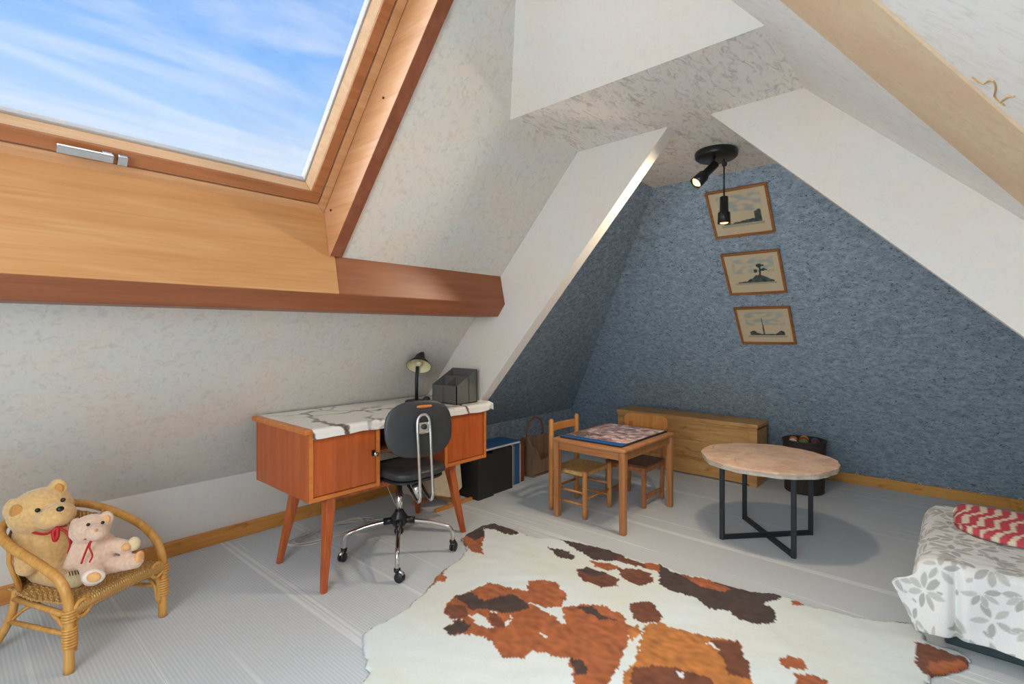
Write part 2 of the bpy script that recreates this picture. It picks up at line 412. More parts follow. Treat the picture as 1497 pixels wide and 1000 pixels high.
poly(b, [LS(XR, ZK), LS(WX0, ZK), LS(WX0, zb0-.06), LS(WX0-.022, zb0-.06), LS(WX0-.022, zr), LS(XR, zr)], nl)
poly(b, [LS(WX0, ZK), LS(WX1, ZK), LS(WX1, zb0-.06), LS(WX0, zb0-.06)], nl)
poly(b, [LS(WX0, ztop), LS(WX1, ztop), LS(WX1+.022, zr), LS(WX0-.022, zr)], nl)
poly(b, [LS(WX1, ZK), LS(XT1, ZK), LS(XT1, HC), LS(XP, HC), LS(xap, zr), LS(WX1+.022, zr), LS(WX1+.022, zb0-.06), LS(WX1, zb0-.06)], nl)
struct(obj('ceiling_left_slope', b, 'wallpaper_light'), 'mottled off-white sloping ceiling around the skylight', 'ceiling')
b = poly(B(), [LS(XT1, ZK), LS(xb(ZK)+.05, ZK), LS(xb(HC)+.05, HC), LS(XT1, HC)], nl)
struct(obj('ceiling_alcove_slope', b, 'wallpaper_blue'), 'dark blue sloping side of the alcove behind the baskets', 'ceiling')
b = poly(B(), [BS(YKR, ZB), BS(YK, ZB), BS(YK-(HC-ZK)/TL, HC) if False else BS(YK, ZK), BS(YK-(HC-ZK)/TL, HC), BS(HC-ZR0, HC), BS(YKR, ZR0+YKR)], nb)
poly(b, [(XB, YKR, 0), (XB, YK, 0), (XB, YK, ZB), (XB, YKR, ZB)], (0.05, 0, 0))
struct(obj('wall_back', b, 'wallpaper_blue'), 'dark blue flecked end wall leaning inwards with three pictures', 'wall')
b = poly(B(), [(XP, HC-ZR0, HC), (xb(HC), HC-ZR0, HC), (xb(HC), YK-(HC-ZK)/TL, HC), (XP, YK-(HC-ZK)/TL, HC)], (0, 0, 0.06))
struct(obj('ceiling', b, 'wallpaper_ceiling'), 'flat mottled beige ceiling strip above the alcove', 'ceiling')
b = poly(B(), [(XP, HC-ZR0, HC), (XP, YK-(HC-ZK)/TL, HC), (xap, yr, zr)], (0.05, 0, 0.05))
struct(obj('ceiling_hip_panel', b, 'wallpaper_plain'), 'pale triangular ceiling panel rising towards the ridge', 'ceiling')
b = B()
poly(b, [RS(XR, ZR0+YKR), RS(xb(ZR0+YKR), ZR0+YKR), RS(xb(HC), HC), RS(XP, HC), RS(xap, zr), RS(XR, zr)], nr_)
rsl = struct(obj('ceiling_right_slope', b, 'wallpaper_right'), 'off-white right sloping ceiling behind the tan rafter casing', 'ceiling')
b = poly(B(), [(XR, YKR, 0), (XB+.06, YKR, 0), (XB+.06, YKR, ZB), (xb(ZR0+YKR)+.06, YKR, ZR0+YKR), (XR, YKR, ZR0+YKR)], (0, -0.06, 0))
struct(obj('wall_right', b, 'wallpaper_plain'), 'low knee wall beside the bed', 'wall')
# unseen rear gable wall; its window opening is invented to let fill light in
ry0, ry1, rz0, rz1 = -0.25, 1.45, 0.95, 2.05
gy = lambda z: (z-ZR0, YK-(z-ZK)/TL)
b = B()
poly(b, [(XR, YKR, 0), (XR, YK, 0), (XR, YK, ZK), (XR, gy(rz0)[1], rz0), (XR, YKR, rz0) if False else (XR, max(YKR, gy(rz0)[0]), rz0), (XR, YKR, ZR0+YKR)], (-.08, 0, 0))
poly(b, [(XR, gy(rz0)[0], rz0), (XR, ry0, rz0), (XR, ry0, min(rz1, ZR0+ry0))], (-.08, 0, 0))
poly(b, [(XR, ry1, rz0), (XR, gy(rz0)[1], rz0), (XR, gy(rz1)[1], rz1), (XR, ry1, rz1)], (-.08, 0, 0))
poly(b, [(XR, gy(rz1)[0], rz1), (XR, gy(rz1)[1], rz1), (XR, yr, zr)], (-.08, 0, 0))
struct(obj('wall_rear', b, 'wallpaper_plain'), 'pale rear gable wall with an added window', 'wall')
w2 = struct(bpy.data.objects.new('window_2', None), 'unseen rear gable window with a white frame, added for fill light', 'window'); C.objects.link(w2); w2.location = (XR, 0.6, rz0)
b = B()
for a_ in ((ry0, ry1, rz0, rz0+.06), (ry0, ry1, rz1-.06, rz1), (ry1-.06, ry1, rz0, rz1), (ry0, ry0+.06, rz0, ZR0+ry0), (0.57, 0.63, rz0, rz1)): box(b, XR-.06, XR-.01, *a_)
obj('window_frame', b, 'paper_white', w2)
obj('pane', box(B(), XR-.045, XR-.04, ry0+.05, ry1-.05, rz0+.05, rz1-.05), 'window_glass', w2)

# right slope, near part: the wide pale surface and the tan boxed rafter laid diagonally on it
tq = [(1.485, .346), (2.153, -.149), (1.502, -.104), (1.221, .117)]
d1 = Vector((.668, -.495)).normalized(); p0 = Vector((1.485, .346)); p1 = Vector((1.221, .117))
def rp(p, off): return Vector((p.x, p.y, ZR0+p.y)) - nr_.normalized()*off
a0 = p0-d1*.75; a1 = p0+d1*1.13; c0 = p1-d1*.8; c1 = p1+d1*1.9
a1 = p0 + d1*((XT0-p0.x)/d1.x); c1 = p1 + d1*((XT0-p1.x)/d1.x)
b = poly(B(), [rp(q, 0.0) for q in (a0, a1, c1, c0)], -nr_.normalized()*0.006)
struct(obj('trim_1', b, 'wallpaper_tan'), 'wide tan painted rafter casing crossing the right slope', 'beam')

# boxed truss between room and alcove (two legs under the collar ceiling)
oL, oR = 0.40, 0.274
kL = oL*math.hypot(TL, 1)       # vertical drop of the inner edge
kR = oR*math.hypot(TR, 1)
yLi = lambda z: YK-(z+kL-ZK)/TL
b = poly(B(), [(XT0, YK, 0), (XT0, YK, ZK), (XT0, LS(0, HC).y, HC), (XT0, yLi(HC), HC), (XT0, yLi(0), 0)], (XT1-XT0, 0, 0))
struct(obj('trim_2', b, 'wallpaper_plain', bevel=0.004), 'off-white boxed truss leg behind the desk, left of the alcove', 'truss')
yRi = lambda z: z-(ZR0-kR)
b = poly(B(), [(XT0, YKR, ZR0+YKR), (XT0, HC-ZR0, HC), (XT0, yRi(HC), HC), (XT0, yRi(0.05), 0.05), (XT0, YKR, 0.05)], (XT1-XT0, 0, 0))
struct(obj('trim_3', b, 'wallpaper_plain', bevel=0.004), 'off-white boxed truss leg sloping down to the right above the bed', 'truss')

# baseboards
b = box(B(), XR, XB-.02, YK-.022, YK, 0, .083)
struct(obj('baseboard_left', b, 'wood_baseboard', bevel=0.004), 'orange pine baseboard along the low knee wall', 'baseboard')
bb = struct(obj('baseboard_back', box(B(), XB-.055, XB-.03, YKR, YK, 0, .078), 'wood_baseboard_back', bevel=0.004), 'knotty pine baseboard along the dark blue wall', 'baseboard')
for y in (.62, .42, .22, .05, -.14, -.33, -.5):
    obj('cable_clip', tube(B(), [(XB-.05, y-.012, .08), (XB-.05, y, .092), (XB-.05, y+.012, .08)], .004, 6), 'paper_white', bb)
struct(obj('baseboard_right', box(B(), XR, XB-.06, YKR, YKR+.02, 0, .08), 'wood_baseboard', bevel=0.004), 'pine baseboard along the right knee wall', 'baseboard')

# purlin beam
prof = [(2.156, 1.425), (LS(0, 1.6056).y, 1.6056), (LS(0, 1.347).y, 1.347), (2.216, 1.347)]
b = poly(B(), [(XR, y, z) for y, z in prof], (XT0-XR, 0, 0))
struct(obj('trim_4', b, 'wood_beam', bevel=0.004), 'varnished reddish brown purlin beam running under the skylight', 'beam')

# skylight
w1 = struct(bpy.data.objects.new('window_1', None), 'pine framed roof skylight with blue sky behind the pane', 'window'); C.objects.link(w1); w1.location = SP(0.55, 1.7)
fy, fz = 2.239, 1.803
dv = Vector((0, fy-2.156, fz-1.425)).normalized(); nrm = Vector((0, -dv.z, dv.y))
P0 = Vector((0, 2.156, 1.425)); P1 = Vector((0, fy, fz))+dv*.010
b = poly(B(), [P0+nrm*.004+Vector((WX0, 0, 0)), P0+nrm*.004+Vector((WX1+.03, 0, 0)), P0+dv*.185+nrm*.004+Vector((WX1+.03, 0, 0)), P0+dv*.185+nrm*.004+Vector((WX1, 0, 0)), P1+nrm*.004+Vector((WX1, 0, 0)), P1+nrm*.004+Vector((WX0, 0, 0))], -nrm*.02)
obj('sill_board', b, 'wood_sill', w1, bevel=0.002)
OF = 0.164
def sring(x0, x1, s0, s1, w, o0, o1, name, mat, par, tb=0.0):
    for kind in range(4):
        if kind == 0: q = [(x0, s0), (x1, s0), (x1-w, s0+w), (x0+w, s0+w)]
        elif kind == 1: q = [(x1, s0), (x1, s1), (x1-w, s1-w), (x1-w, s0+w)]
        elif kind == 2: q = [(x1, s1), (x0, s1), (x0+w, s1-w), (x1-w, s1-w)]
        else: q = [(x0, s1), (x0, s0), (x0+w, s0+w), (x0+w, s1-w)]
        bm = B(); lo = [SP(x, s, o0 + (tb if i > 1 else 0)) for i, (x, s) in enumerate(q)]; hi = [SP(x, s, o1) for x, s in q]
        vl = [bm.verts.new(p) for p in lo]; vh = [bm.verts.new(p) for p in hi]
        bm.faces.new(vl); bm.faces.new(vh[::-1])
        for k in range(4): bm.faces.new((vl[k], vl[(k+1) % 4], vh[(k+1) % 4], vh[k]))
        obj(name, bm, mat, par, bevel=0.003)
s0, s1 = 1.762, WS1
for x0, x1, nm in ((WX1, WX1+.062, 'reveal_board'), (WX0-.062, WX0, 'reveal_board')):
    inn = WX1 if x0 == WX1 else WX0
    sgn = 1 if x0 == WX1 else -1
    r_ = obj(nm, poly(B(), [SP(inn, 1.62, -.012), SP(inn, WS1+.06, -.012), SP(inn, WS1+.06, .30), SP(inn, 1.68, .30)], (sgn*.02, 0, 0)), 'wood_reveal', w1)
    obj('casing', poly(B(), [SP(inn+sgn*.001, 1.648, -.014), SP(inn+sgn*.062, 1.648, -.014), SP(inn+sgn*.062, WS1+.06, -.014), SP(inn+sgn*.001, WS1+.06, -.014)], EN*.03), 'wood_casing', r_, bevel=0.003)
obj('reveal_board', poly(B(), [SP(WX0, WS1, -.012), SP(WX1, WS1, -.012), SP(WX1, WS1, .30), SP(WX0, WS1, .30)], ES*.02), 'wood_reveal', w1)
sring(WX0+.002, WX1-.002, s0+.002, s1, .04, OF, OF+.11, 'outer_frame', 'wood_frame', w1)
sa = bpy.data.objects.new('sash', None); 
sx0, sx1, ss0, ss1 = WX0+.05, WX1-.05, s0+.05, s1-.05
sash = obj('sash', poly(B(), [SP(sx0, ss0, OF-.006), SP(sx1, ss0, OF-.006), SP(sx1, ss0+.05, OF-.006), SP(sx0, ss0+.05, OF-.006)], EN*.075), 'wood_sash', w1, bevel=0.003)
bpy.data.objects.remove(sa)
for q in ([(sx1-.045, ss0+.05), (sx1, ss0+.05), (sx1, ss1), (sx1-.045, ss1)], [(sx0, ss0+.05), (sx0+.045, ss0+.05), (sx0+.045, ss1), (sx0, ss1)], [(sx0+.045, ss1-.05), (sx1-.045, ss1-.05), (sx1-.045, ss1), (sx0+.045, ss1)]):
    obj('sash_rail', poly(B(), [SP(x, s, OF-.006) for x, s in q], EN*.075), 'wood_sash', sash, bevel=0.003)
sring(sx0+.043, sx1-.043, ss0+.047, ss1-.048, .022, OF+.004, OF+.075, 'glazing_bead', 'wood_bead', sash, 0.03)
sring(sx0+.063, sx1-.063, ss0+.067, ss1-.068, .010, OF+.040, OF+.075, 'gasket', 'gasket', sash)
obj('pane', poly(B(), [SP(sx0+.06, ss0+.06, OF+.062), SP(sx1-.06, ss0+.06, OF+.062), SP(sx1-.06, ss1-.06, OF+.062), SP(sx0+.06, ss1-.06, OF+.062)], EN*.006), 'window_glass', w1)
def onplane(px, py, o):
    d = ray(px, py); t = ((SP(0, 0, o)-CAM).dot(EN))/d.dot(EN); return CAM+d*t
hx0 = onplane(82, 214, 0.13).x; hx1 = onplane(166, 234, .13).x; hs = (onplane(125, 224, .13)-S0).dot(ES)
h_ = obj('handle', poly(B(), [SP(hx0, hs-.014, .120), SP(hx1, hs-.014, .120), SP(hx1, hs+.014, .120), SP(hx0, hs+.014, .120)], EN*.014), 'aluminium', w1, bevel=0.003)
for hx in (hx1-.03, hx1+.012):
    obj('bracket', poly(B(), [SP(hx, hs-.02, .130), SP(hx+.028, hs-.02, .130), SP(hx+.028, hs+.012, .130), SP(hx, hs+.012, .130)], EN*.034), 'aluminium', h_, bevel=0.002)
for s_, o_ in ((s0+.05, .12), (s0+.62, .07)):
    obj('screw', lathe(B(), [(.005, 0), (.005, .004)], 10, (-1, 0, 0), SP(WX1, s_, o_)), 'screw_metal', w1)

def rslope(px, py):
    d = ray(px, py); n_ = Vector((0, -1, 1)); return CAM + d*((ZR0-CAM.z)/d.dot(n_)) - Vector((0, -1, 1)).normalized()*.001
for l_ in ([(1422, 112), (1436, 122), (1450, 116), (1456, 126), (1454, 140)], [(1454, 140), (1462, 148), (1474, 141), (1484, 140)], [(1462, 148), (1470, 154)]):
    obj('paper_tear', tube(B(), bez([rslope(*q) for q in l_], 4), .0016, 6), 'rush', rsl)
# ================================================================== cowhide rug
def Q(px, py): return tuple(atz(px, py).xy)
hide = [(672,790),(684,782),(700,772),(722,767),(755,778),(780,787),(812,789),(836,794),(866,800),(896,808),(935,824),(971,826),(988,839),(1031,847),(1060,858),(1089,866),(1141,872),(1180,888),(1220,897),(1259,905),(1300,911),(1336,914),(1351,930),(1356,943),(1372,948),(1400,953),(1418,966),(1416,978),(1392,988),(1361,992),(1357,1010),(1330,1060),(1290,1120),(1180,1170),(1020,1190),(860,1170),(700,1150),(590,1110),(540,1050),(524,1010),(536,987),(528,948),(530,932),(546,919),(585,899),(619,870),(627,860),(640,842),(655,830),(668,822),(680,808),(679,798)]
hideW = [Q(*p) for p in hide]
def cp(l): return [Q(500+x*.628, 740+y*.628) for x, y in l]
DK, BR, OR, GD = (74, 56, 50), (118, 66, 42), (172, 96, 52), (192, 120, 56)
patches = [(OR, cp([(275,75),(300,55),(325,48),(333,70),(325,100),(330,118),(305,112),(285,95)])), (DK, cp([(285,72),(310,52),(330,50),(332,75),(310,85)])),
 (DK, cp([(330,46),(360,40),(385,50),(412,68),(395,73),(370,66),(350,57),(332,58)])), (OR, cp([(200,192),(220,170),(246,143),(236,168),(246,172),(240,182),(222,182),(210,196)])),
 (OR, cp([(300,205),(345,185),(400,198),(432,204),(434,180),(470,176),(500,185),(525,215),(512,240),(475,244),(440,232),(425,228),(470,250),(520,282),(512,244),(560,235),(610,238),(650,258),(670,290),(665,330),(640,385),(620,430),(600,520),(540,520),(545,430),(530,362),(500,362),(480,350),(440,348),(422,364),(375,362),(345,320),(310,305),(250,308),(240,292),(262,276),(285,270),(255,272),(238,255),(245,235),(265,215)])),
 (DK, cp([(262,216),(300,208),(330,228),(400,212),(436,238),(440,246),(380,258),(330,246),(300,250),(285,235)])), (DK, cp([(240,292),(270,272),(300,280),(290,300),(250,308)])), (BR, cp([(238,255),(250,234),(290,240),(292,262),(262,272)])),
 (None, cp([(298,262),(318,256),(338,268),(350,282),(385,290),(398,262),(388,258),(392,268),(380,278),(360,258),(340,250),(355,290),(330,288),(310,276)])),
 (BR, cp([(338,256),(360,258),(384,282),(376,292),(350,284)])), (DK, cp([(545,240),(580,238),(610,262),(640,275),(600,272)])), (DK, cp([(530,362),(560,365),(575,395),(545,400)])),
 (None, cp([(478,246),(486,246),(520,280),(512,284)])), (None, cp([(462,306),(482,308),(470,314)])),
 (GD, cp([(702,286),(735,277),(800,298),(850,312),(925,322),(932,345),(945,370),(950,400),(965,470),(900,540),(700,540),(640,480),(655,400),(680,372),(692,330)])), (BR, cp([(850,318),(920,322),(945,370),(950,410),(900,400),(880,350)])),
 (BR, cp([(680,385),(740,380),(800,392),(860,408),(900,480),(680,480),(672,400)])), (None, cp([(840,328),(862,322),(880,345),(872,346),(856,330)])), (None, cp([(780,395),(800,396),(792,408),(778,402)])),
 (BR, cp([(668,234),(690,230),(720,228),(748,262),(735,276),(705,280),(690,280),(672,255)])), (GD, cp([(668,292),(688,285),(694,305),(682,325),(668,318)])),
 (DK, cp([(480,100),(505,104),(528,112),(542,128),(532,132),(498,122)])), (DK, cp([(500,78),(530,82),(580,98),(625,108),(665,126),(640,134),(585,132),(545,106)])), (BR, cp([(640,112),(665,126),(735,150),(738,158),(690,146),(640,134)])),
 (BR, cp([(545,152),(575,149),(610,160),(645,176),(640,192),(605,197),(560,180)])), (DK, cp([(545,152),(575,149),(620,165),(580,170)])), (OR, cp([(575,134),(620,138),(650,150),(620,156),(590,148)])),
 (BR, cp([(640,150),(690,152),(720,165),(728,182),(690,192),(655,176)])), (OR, cp([(700,138),(745,142),(740,162),(715,154)])),
 (DK, cp([(740,142),(770,160),(850,178),(900,190),(960,204),(1024,210),(1020,224),(985,234),(1000,246),(1014,264),(1008,280),(960,282),(925,272),(900,252),(860,246),(820,218),(770,206),(738,188)])), (OR, cp([(790,166),(850,176),(905,200),(890,206),(830,190)])),
 (OR, cp([(1048,227),(1080,230),(1078,240),(1050,238)])), (DK, cp([(1214,262),(1260,264),(1330,274),(1326,283),(1290,276),(1255,272)])), (OR, cp([(1012,366),(1040,359),(1068,364),(1083,380),(1078,389),(1035,386)])),
 (OR, cp([(1052,402),(1090,401),(1135,416),(1120,440),(1060,436)])), (BR, cp([(1340,326),(1365,332),(1392,342),(1455,362),(1466,378),(1440,398),(1360,402),(1342,385),(1338,350)])), (OR, cp([(1370,372),(1440,366),(1460,382),(1430,396),(1370,396)])),
 (OR, cp([(160,560),(240,540),(300,600),(230,680),(150,640)])), (BR, cp([(1050,520),(1160,500),(1200,580),(1100,620)]))]
patches = [(c, p, (min(q[0] for q in p)-.04, max(q[0] for q in p)+.04, min(q[1] for q in p)-.04, max(q[1] for q in p)+.04)) for c, p in patches]
LC = {k: lin(k)[:3] for k in (DK, BR, OR, GD)}; CRM = lin((228, 236, 236))[:3]; CRM2 = lin((224, 224, 206))[:3]
def n3(x, y, s, z=0.0): return noise.noise(Vector((x*s, y*s, z)))
st = 0.0085; bx = [min(p[0] for p in hideW), max(p[0] for p in hideW)]; by = [min(p[1] for p in hideW), max(p[1] for p in hideW)]
bm = B(); grid = {}
nx, ny = int((bx[1]-bx[0])/st)+2, int((by[1]-by[0])/st)+2
def hidev(i, j):
    if (i, j) not in grid:
        x, y = bx[0]+i*st, by[0]+j*st
        grid[(i, j)] = bm.verts.new((x, y, 0.010 + 0.004*n3(x, y, 5) + 0.003*n3(x, y, 14)))
    return grid[(i, j)]
ins = [[inpoly(bx[0]+i*st+.012*n3(bx[0]+i*st, by[0]+j*st, 22, 3), by[0]+j*st+.012*n3(bx[0]+i*st, by[0]+j*st, 22, 9), hideW) for j in range(ny)] for i in range(nx)]
for i in range(nx-1):
    for j in range(ny-1):
        if ins[i][j] and ins[i+1][j] and ins[i][j+1] and ins[i+1][j+1]: bm.faces.new((hidev(i, j), hidev(i+1, j), hidev(i+1, j+1), hidev(i, j+1)))
for v in bm.verts:
    if v.is_boundary: v.co.z = 0.003
rug = obj('cowhide_rug', bm, 'cowhide', smooth=True)
tag(rug, 'brown and white cowhide rug with ragged edges on grey carpet', 'rug')
sd = rug.modifiers.new('thickness', 'SOLIDIFY'); sd.thickness = 0.004; sd.offset = 1
def hidecol(co, i):
    x, y = co.x, co.y
    xx = x + .012*n3(x, y, 30) + .008*n3(x, y, 75, 2); yy = y + .012*n3(x, y, 30, 5) + .008*n3(x, y, 75, 7)
    c = None; hit = False
    for col, p, bb_ in patches:
        if bb_[0] < xx < bb_[1] and bb_[2] < yy < bb_[3] and inpoly(xx, yy, p):
            c = LC[col] if col else None; hit = True
    if c is None:
        t = min(1, max(0, .5+n3(x, y, 3, 1)*1.2)); return (*[a*(1-t*.5)+b_*t*.5 for a, b_ in zip(CRM, CRM2)], 1)
    k = 1 + .45*n3(x*1.6, y, 26, 4) + .2*n3(x, y, 9, 6)
    return (*[max(0, a*k) for a in c], 1)
paint(rug, hidecol)

# ================================================================== desk
t = thing('writing_desk', 'orange teak desk with two door cabinets on splayed tapered legs', 'desk', (1.75, 2.6, 0))
DX0, DX1, DY0, DY1, DZ0, DZ1 = 1.158, 2.35, 2.30, 2.90, 0.435, 0.76
obj('desk_top', box(B(), DX0-.022, DX1+.01, DY0-.008, DY1+.01, DZ1, DZ1+.026), 'wood_teak_edge', t, bevel=0.006)
for x0, x1, hx, knob in ((DX0, 1.545, 1.512, True), (2.0, DX1, 2.035, False)):
    for xs in (x0, x1-.018): obj('side_panel', box(B(), xs, xs+.018, DY0, DY1, DZ0, DZ1), 'wood_teak', t, bevel=0.002)
    obj('edge_strip', box(B(), x0-.001, x0+.019, DY0-.004, DY0, DZ0, DZ1), 'wood_teak_edge', t)
    obj('edge_strip', box(B(), x1-.019, x1+.001, DY0-.004, DY0, DZ0, DZ1), 'wood_teak_edge', t)
    obj('bottom_panel', box(B(), x0+.018, x1-.018, DY0-.003, DY1, DZ0, DZ0+.02), 'wood_teak_edge', t, bevel=0.002)
    d_ = obj('door', box(B(), x0+.021, x1-.021, DY0+.004, DY0+.02, DZ0+.023, DZ1-.004), 'wood_teak', t, bevel=0.002)
    obj('lock_plate', box(B(), hx-.012, hx+.008, DY0-.0005, DY0+.006, .598, .628), 'screw_metal', d_, bevel=0.002)
    obj('key' if knob else 'keyhole', lathe(B(), [(.006, 0), (.006, .018), (.013, .02), (.012, .026), (.004, .028)] if knob else [(.004, 0), (.004, .004)], 14, (0, -1, 0), (hx, DY0, .612)), 'chrome' if knob else 'black_metal', d_, smooth=True)
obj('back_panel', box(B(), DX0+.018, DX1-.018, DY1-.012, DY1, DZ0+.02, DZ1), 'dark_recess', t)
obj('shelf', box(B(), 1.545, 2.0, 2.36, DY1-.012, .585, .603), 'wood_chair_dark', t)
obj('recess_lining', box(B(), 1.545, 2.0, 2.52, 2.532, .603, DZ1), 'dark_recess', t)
for f_, tp_ in (((1.217, 2.275), (1.285, 2.345)), ((1.217, 2.75), (1.285, 2.68)), ((2.165, 2.315), (2.085, 2.36)), ((2.186, 2.79), (2.10, 2.70))):
    lg = obj('leg', taper(B(), (*f_, 0.0), (*tp_, DZ0), .0135, .026), 'wood_teak_leg', t, bevel=0.004)
obj('leg_rail', box(B(), 1.25, 2.13, 2.66, 2.69, DZ0-.03, DZ0), 'wood_teak_leg', t)
obj('leg_rail', box(B(), 1.25, 2.13, 2.345, 2.375, DZ0-.03, DZ0), 'wood_teak_leg', t)

# marble patterned oilcloth lying on the desk
bm = B(); rows = []
NXC = 60
for i in range(NXC+1):
    u = i/NXC; x = DX0+.012 + u*(DX1+.055-DX0-.012)
    over = max(0, x-(DX1+.01)); zt = DZ1+.028
    col_ = []
    for k, (y, dz) in enumerate([(DY1+.012, -.10 if u < .12 else -.02), (DY1+.012, -.002), (DY1-.01, 0)] + [(DY1-.03-j*(DY1-.03-DY0)/8, 0) for j in range(9)] + [(DY0-.012, -.004), (DY0-.017, -.018), (DY0-.018, -.048 - .002*math.sin(u*23)-.0015*math.sin(u*51))]):
        yy = y + (0.0012*math.sin(u*30+k) if k > 11 else 0)
        zz = zt + dz + (-over*.15 + .012*math.sin(over*60) if over > 0 else 0)
        col_.append(bm.verts.new((x, yy, zz)))
    rows.append(col_)
for a_, b_ in zip(rows, rows[1:]):
    for k in range(len(a_)-1): bm.faces.new((a_[k], b_[k], b_[k+1], a_[k+1]))
o = obj('desk_cloth', bm, 'marble_oilcloth'); o.modifiers.new('thickness', 'SOLIDIFY').thickness = 0.0015
tag(o, 'white marble patterned oilcloth with dark veins spread over the desk', 'tablecloth')
ZD = DZ1+.0295

# ------------------------------------------------------------------ desk lamp
lx, ly = 2.06, 2.645
t = thing('desk_lamp', 'small black desk lamp with cream inner shade on the desk', 'lamp', (lx, ly, ZD))
obj('base', lathe(B(), [(.075, 0), (.075, .010), (.068, .016), (.012, .018)], 28, None, (lx, ly, ZD)), 'black_plastic', t, smooth=True, bevel=0.002)
obj('post', tube(B(), [(lx, ly, ZD+.012), (lx, ly, ZD+.15), (lx+.004, ly-.004, ZD+.235)], .011, 12), 'black_plastic', t, smooth=True)
obj('switch_box', blob(B(), (lx+.055, ly-.035, ZD+.02), (.026, .018, .018)), 'black_plastic', t, smooth=True)
ax = (-FWD*0.62 - UP*0.78).normalized(); hc = Vector((lx+.012, ly-.016, ZD+.272))
sh = obj('shade', lathe(B(), [(.030, -.035), (.036, -.01), (.060, .015), (.080, .045), (.0785, .045), (.058, .017), (.03, -.005)], 28, ax, hc, cap=False), 'black_plastic', t, smooth=True)
obj('shade_lining', lathe(B(), [(.0775, .0445), (.057, .018), (.03, -.002), (.002, -.004)], 28, ax, hc, cap=False), 'lamp_inner', sh, smooth=True)
obj('bulb', blob(B(), hc+ax*.022, .018), 'paper_cream', t, smooth=True)
obj('socket', lathe(B(), [(.012, -.066), (.026, -.06), (.028, -.03), (.030, -.01)], 18, ax, hc), 'black_plastic', t, smooth=True)

# ------------------------------------------------------------------ organiser
t = thing('desk_organiser', 'dark grey felt desk organiser with slanted open compartments', 'organiser', (2.24, 2.49, ZD))
ox0, ox1, oy0, oy1 = 2.155, 2.335, 2.365, 2.60
def zo(x): return ZD+.115+(x-ox0)/(ox1-ox0)*.10
obj('front_panel', box(B(), ox0, ox0+.005, oy0, oy1, ZD, zo(ox0)), 'grey_felt', t)
obj('back_panel', box(B(), ox1-.005, ox1, oy0, oy1, ZD, zo(ox1)), 'grey_felt', t)
for y in (oy0, oy1-.005): obj('side_panel', poly(B(), [(ox0, y, ZD), (ox1, y, ZD), (ox1, y, zo(ox1)), (ox0, y, zo(ox0))], (0, .005, 0)), 'grey_felt', t)
obj('base_panel', box(B(), ox0, ox1, oy0, oy1, ZD, ZD+.004), 'grey_felt', t)
xm = ox0+.105; obj('divider', box(B(), xm, xm+.004, oy0, oy1, ZD, zo(xm)-.004), 'grey_felt', t)
obj('divider', poly(B(), [(ox0, 2.49, ZD), (xm, 2.49, ZD), (xm, 2.49, zo(xm)-.012), (ox0, 2.49, zo(ox0)-.012)], (0, .004, 0)), 'grey_felt', t)

# ------------------------------------------------------------------ office chair
cx_, cy_ = 1.696, 2.332
t = thing('office_chair', 'vintage black vinyl swivel chair with chrome four-star base on casters', 'chair', (cx_, cy_, 0))
def pad(bm, c, r, u, n, w, h, th_, curve=0.0, e1=.55, seg=32):
    rings = []
    for i in range(1, 16):
        ph = -math.pi/2 + math.pi*i/16; rr = math.cos(ph)**.45; zz = math.copysign(abs(math.sin(ph))**.8, math.sin(ph)); ring = []
        for k in range(seg):
            a = 2*math.pi*k/seg; ca, sa_ = math.cos(a), math.sin(a)
            x = math.copysign(abs(ca)**e1, ca)*w/2*rr; y = math.copysign(abs(sa_)**e1, sa_)*h/2*rr
            ring.append(bm.verts.new(c + r*x + u*y + n*(zz*th_/2 + curve*x*x)))
        rings.append(ring)
    for a_, b_ in zip(rings, rings[1:]):
        for k in range(seg): bm.faces.new((a_[k], a_[(k+1) % seg], b_[(k+1) % seg], b_[k]))
    bm.faces.new(rings[0][::-1]); bm.faces.new(rings[-1]); return bm
bn = Vector((-.25, -.97, .10)).normalized()             # direction the rear of the backrest faces
br = Vector((-bn.y, bn.x, 0)).normalized(); bu = bn.cross(br).normalized()
if bu.z < 0: bu = -bu
sc0 = Vector((1.742, 2.32, .485))
sp_ = obj('seat', pad(B(), sc0, Vector((1, 0, 0)), Vector((0, 1, 0)), Vector((0, 0, 1)), .36, .37, .07, .12), 'black_vinyl', t, smooth=True)
obj('seat_shell', pad(B(), sc0-Vector((0, 0, .035)), Vector((1, 0, 0)), Vector((0, 1, 0)), Vector((0, 0, 1)), .33, .34, .03), 'black_plastic', t, smooth=True)
bc = Vector((1.640, 2.075, .752))
bk = obj('backrest', pad(B(), bc+bn*-.022, br, bu, bn, .355, .27, .05, -.5, .75), 'black_vinyl', t, smooth=True)
obj('back_shell', pad(B(), bc+bn*.004, br, bu, bn, .375, .29, .026, -.5, .75), 'black_vinyl', bk, smooth=True)
obj('hand_slot', pad(B(), bc+bn*.017+bu*.112+br*.02, br, bu, bn, .085, .014, .008, 0, .6), 'wood_teak_edge', bk, smooth=True)
b2 = bc+bn*.045
hp = [sc0+Vector((-.07, -.10, -.06)), b2-bu*.36-br*.034-bn*.04, b2-bu*.335-br*.034-bn*.005, b2-bu*.29-br*.034, b2-bu*.12-br*.034, b2+bu*.03-br*.034, b2+bu*.066-br*.018, b2+bu*.072, b2+bu*.066+br*.018, b2+bu*.03+br*.034, b2-bu*.12+br*.034, b2-bu*.29+br*.034, b2-bu*.335+br*.034-bn*.005, b2-bu*.36+br*.034-bn*.04, sc0+Vector((.01, -.10, -.06))]
obj('back_bracket', tube(B(), bez(hp, 5), .0085, 10), 'chrome', t, smooth=True)
obj('pivot_plate', pad(B(), b2+bu*.005-bn*.008, br, bu, bn, .085, .06, .02), 'chrome', t, smooth=True)
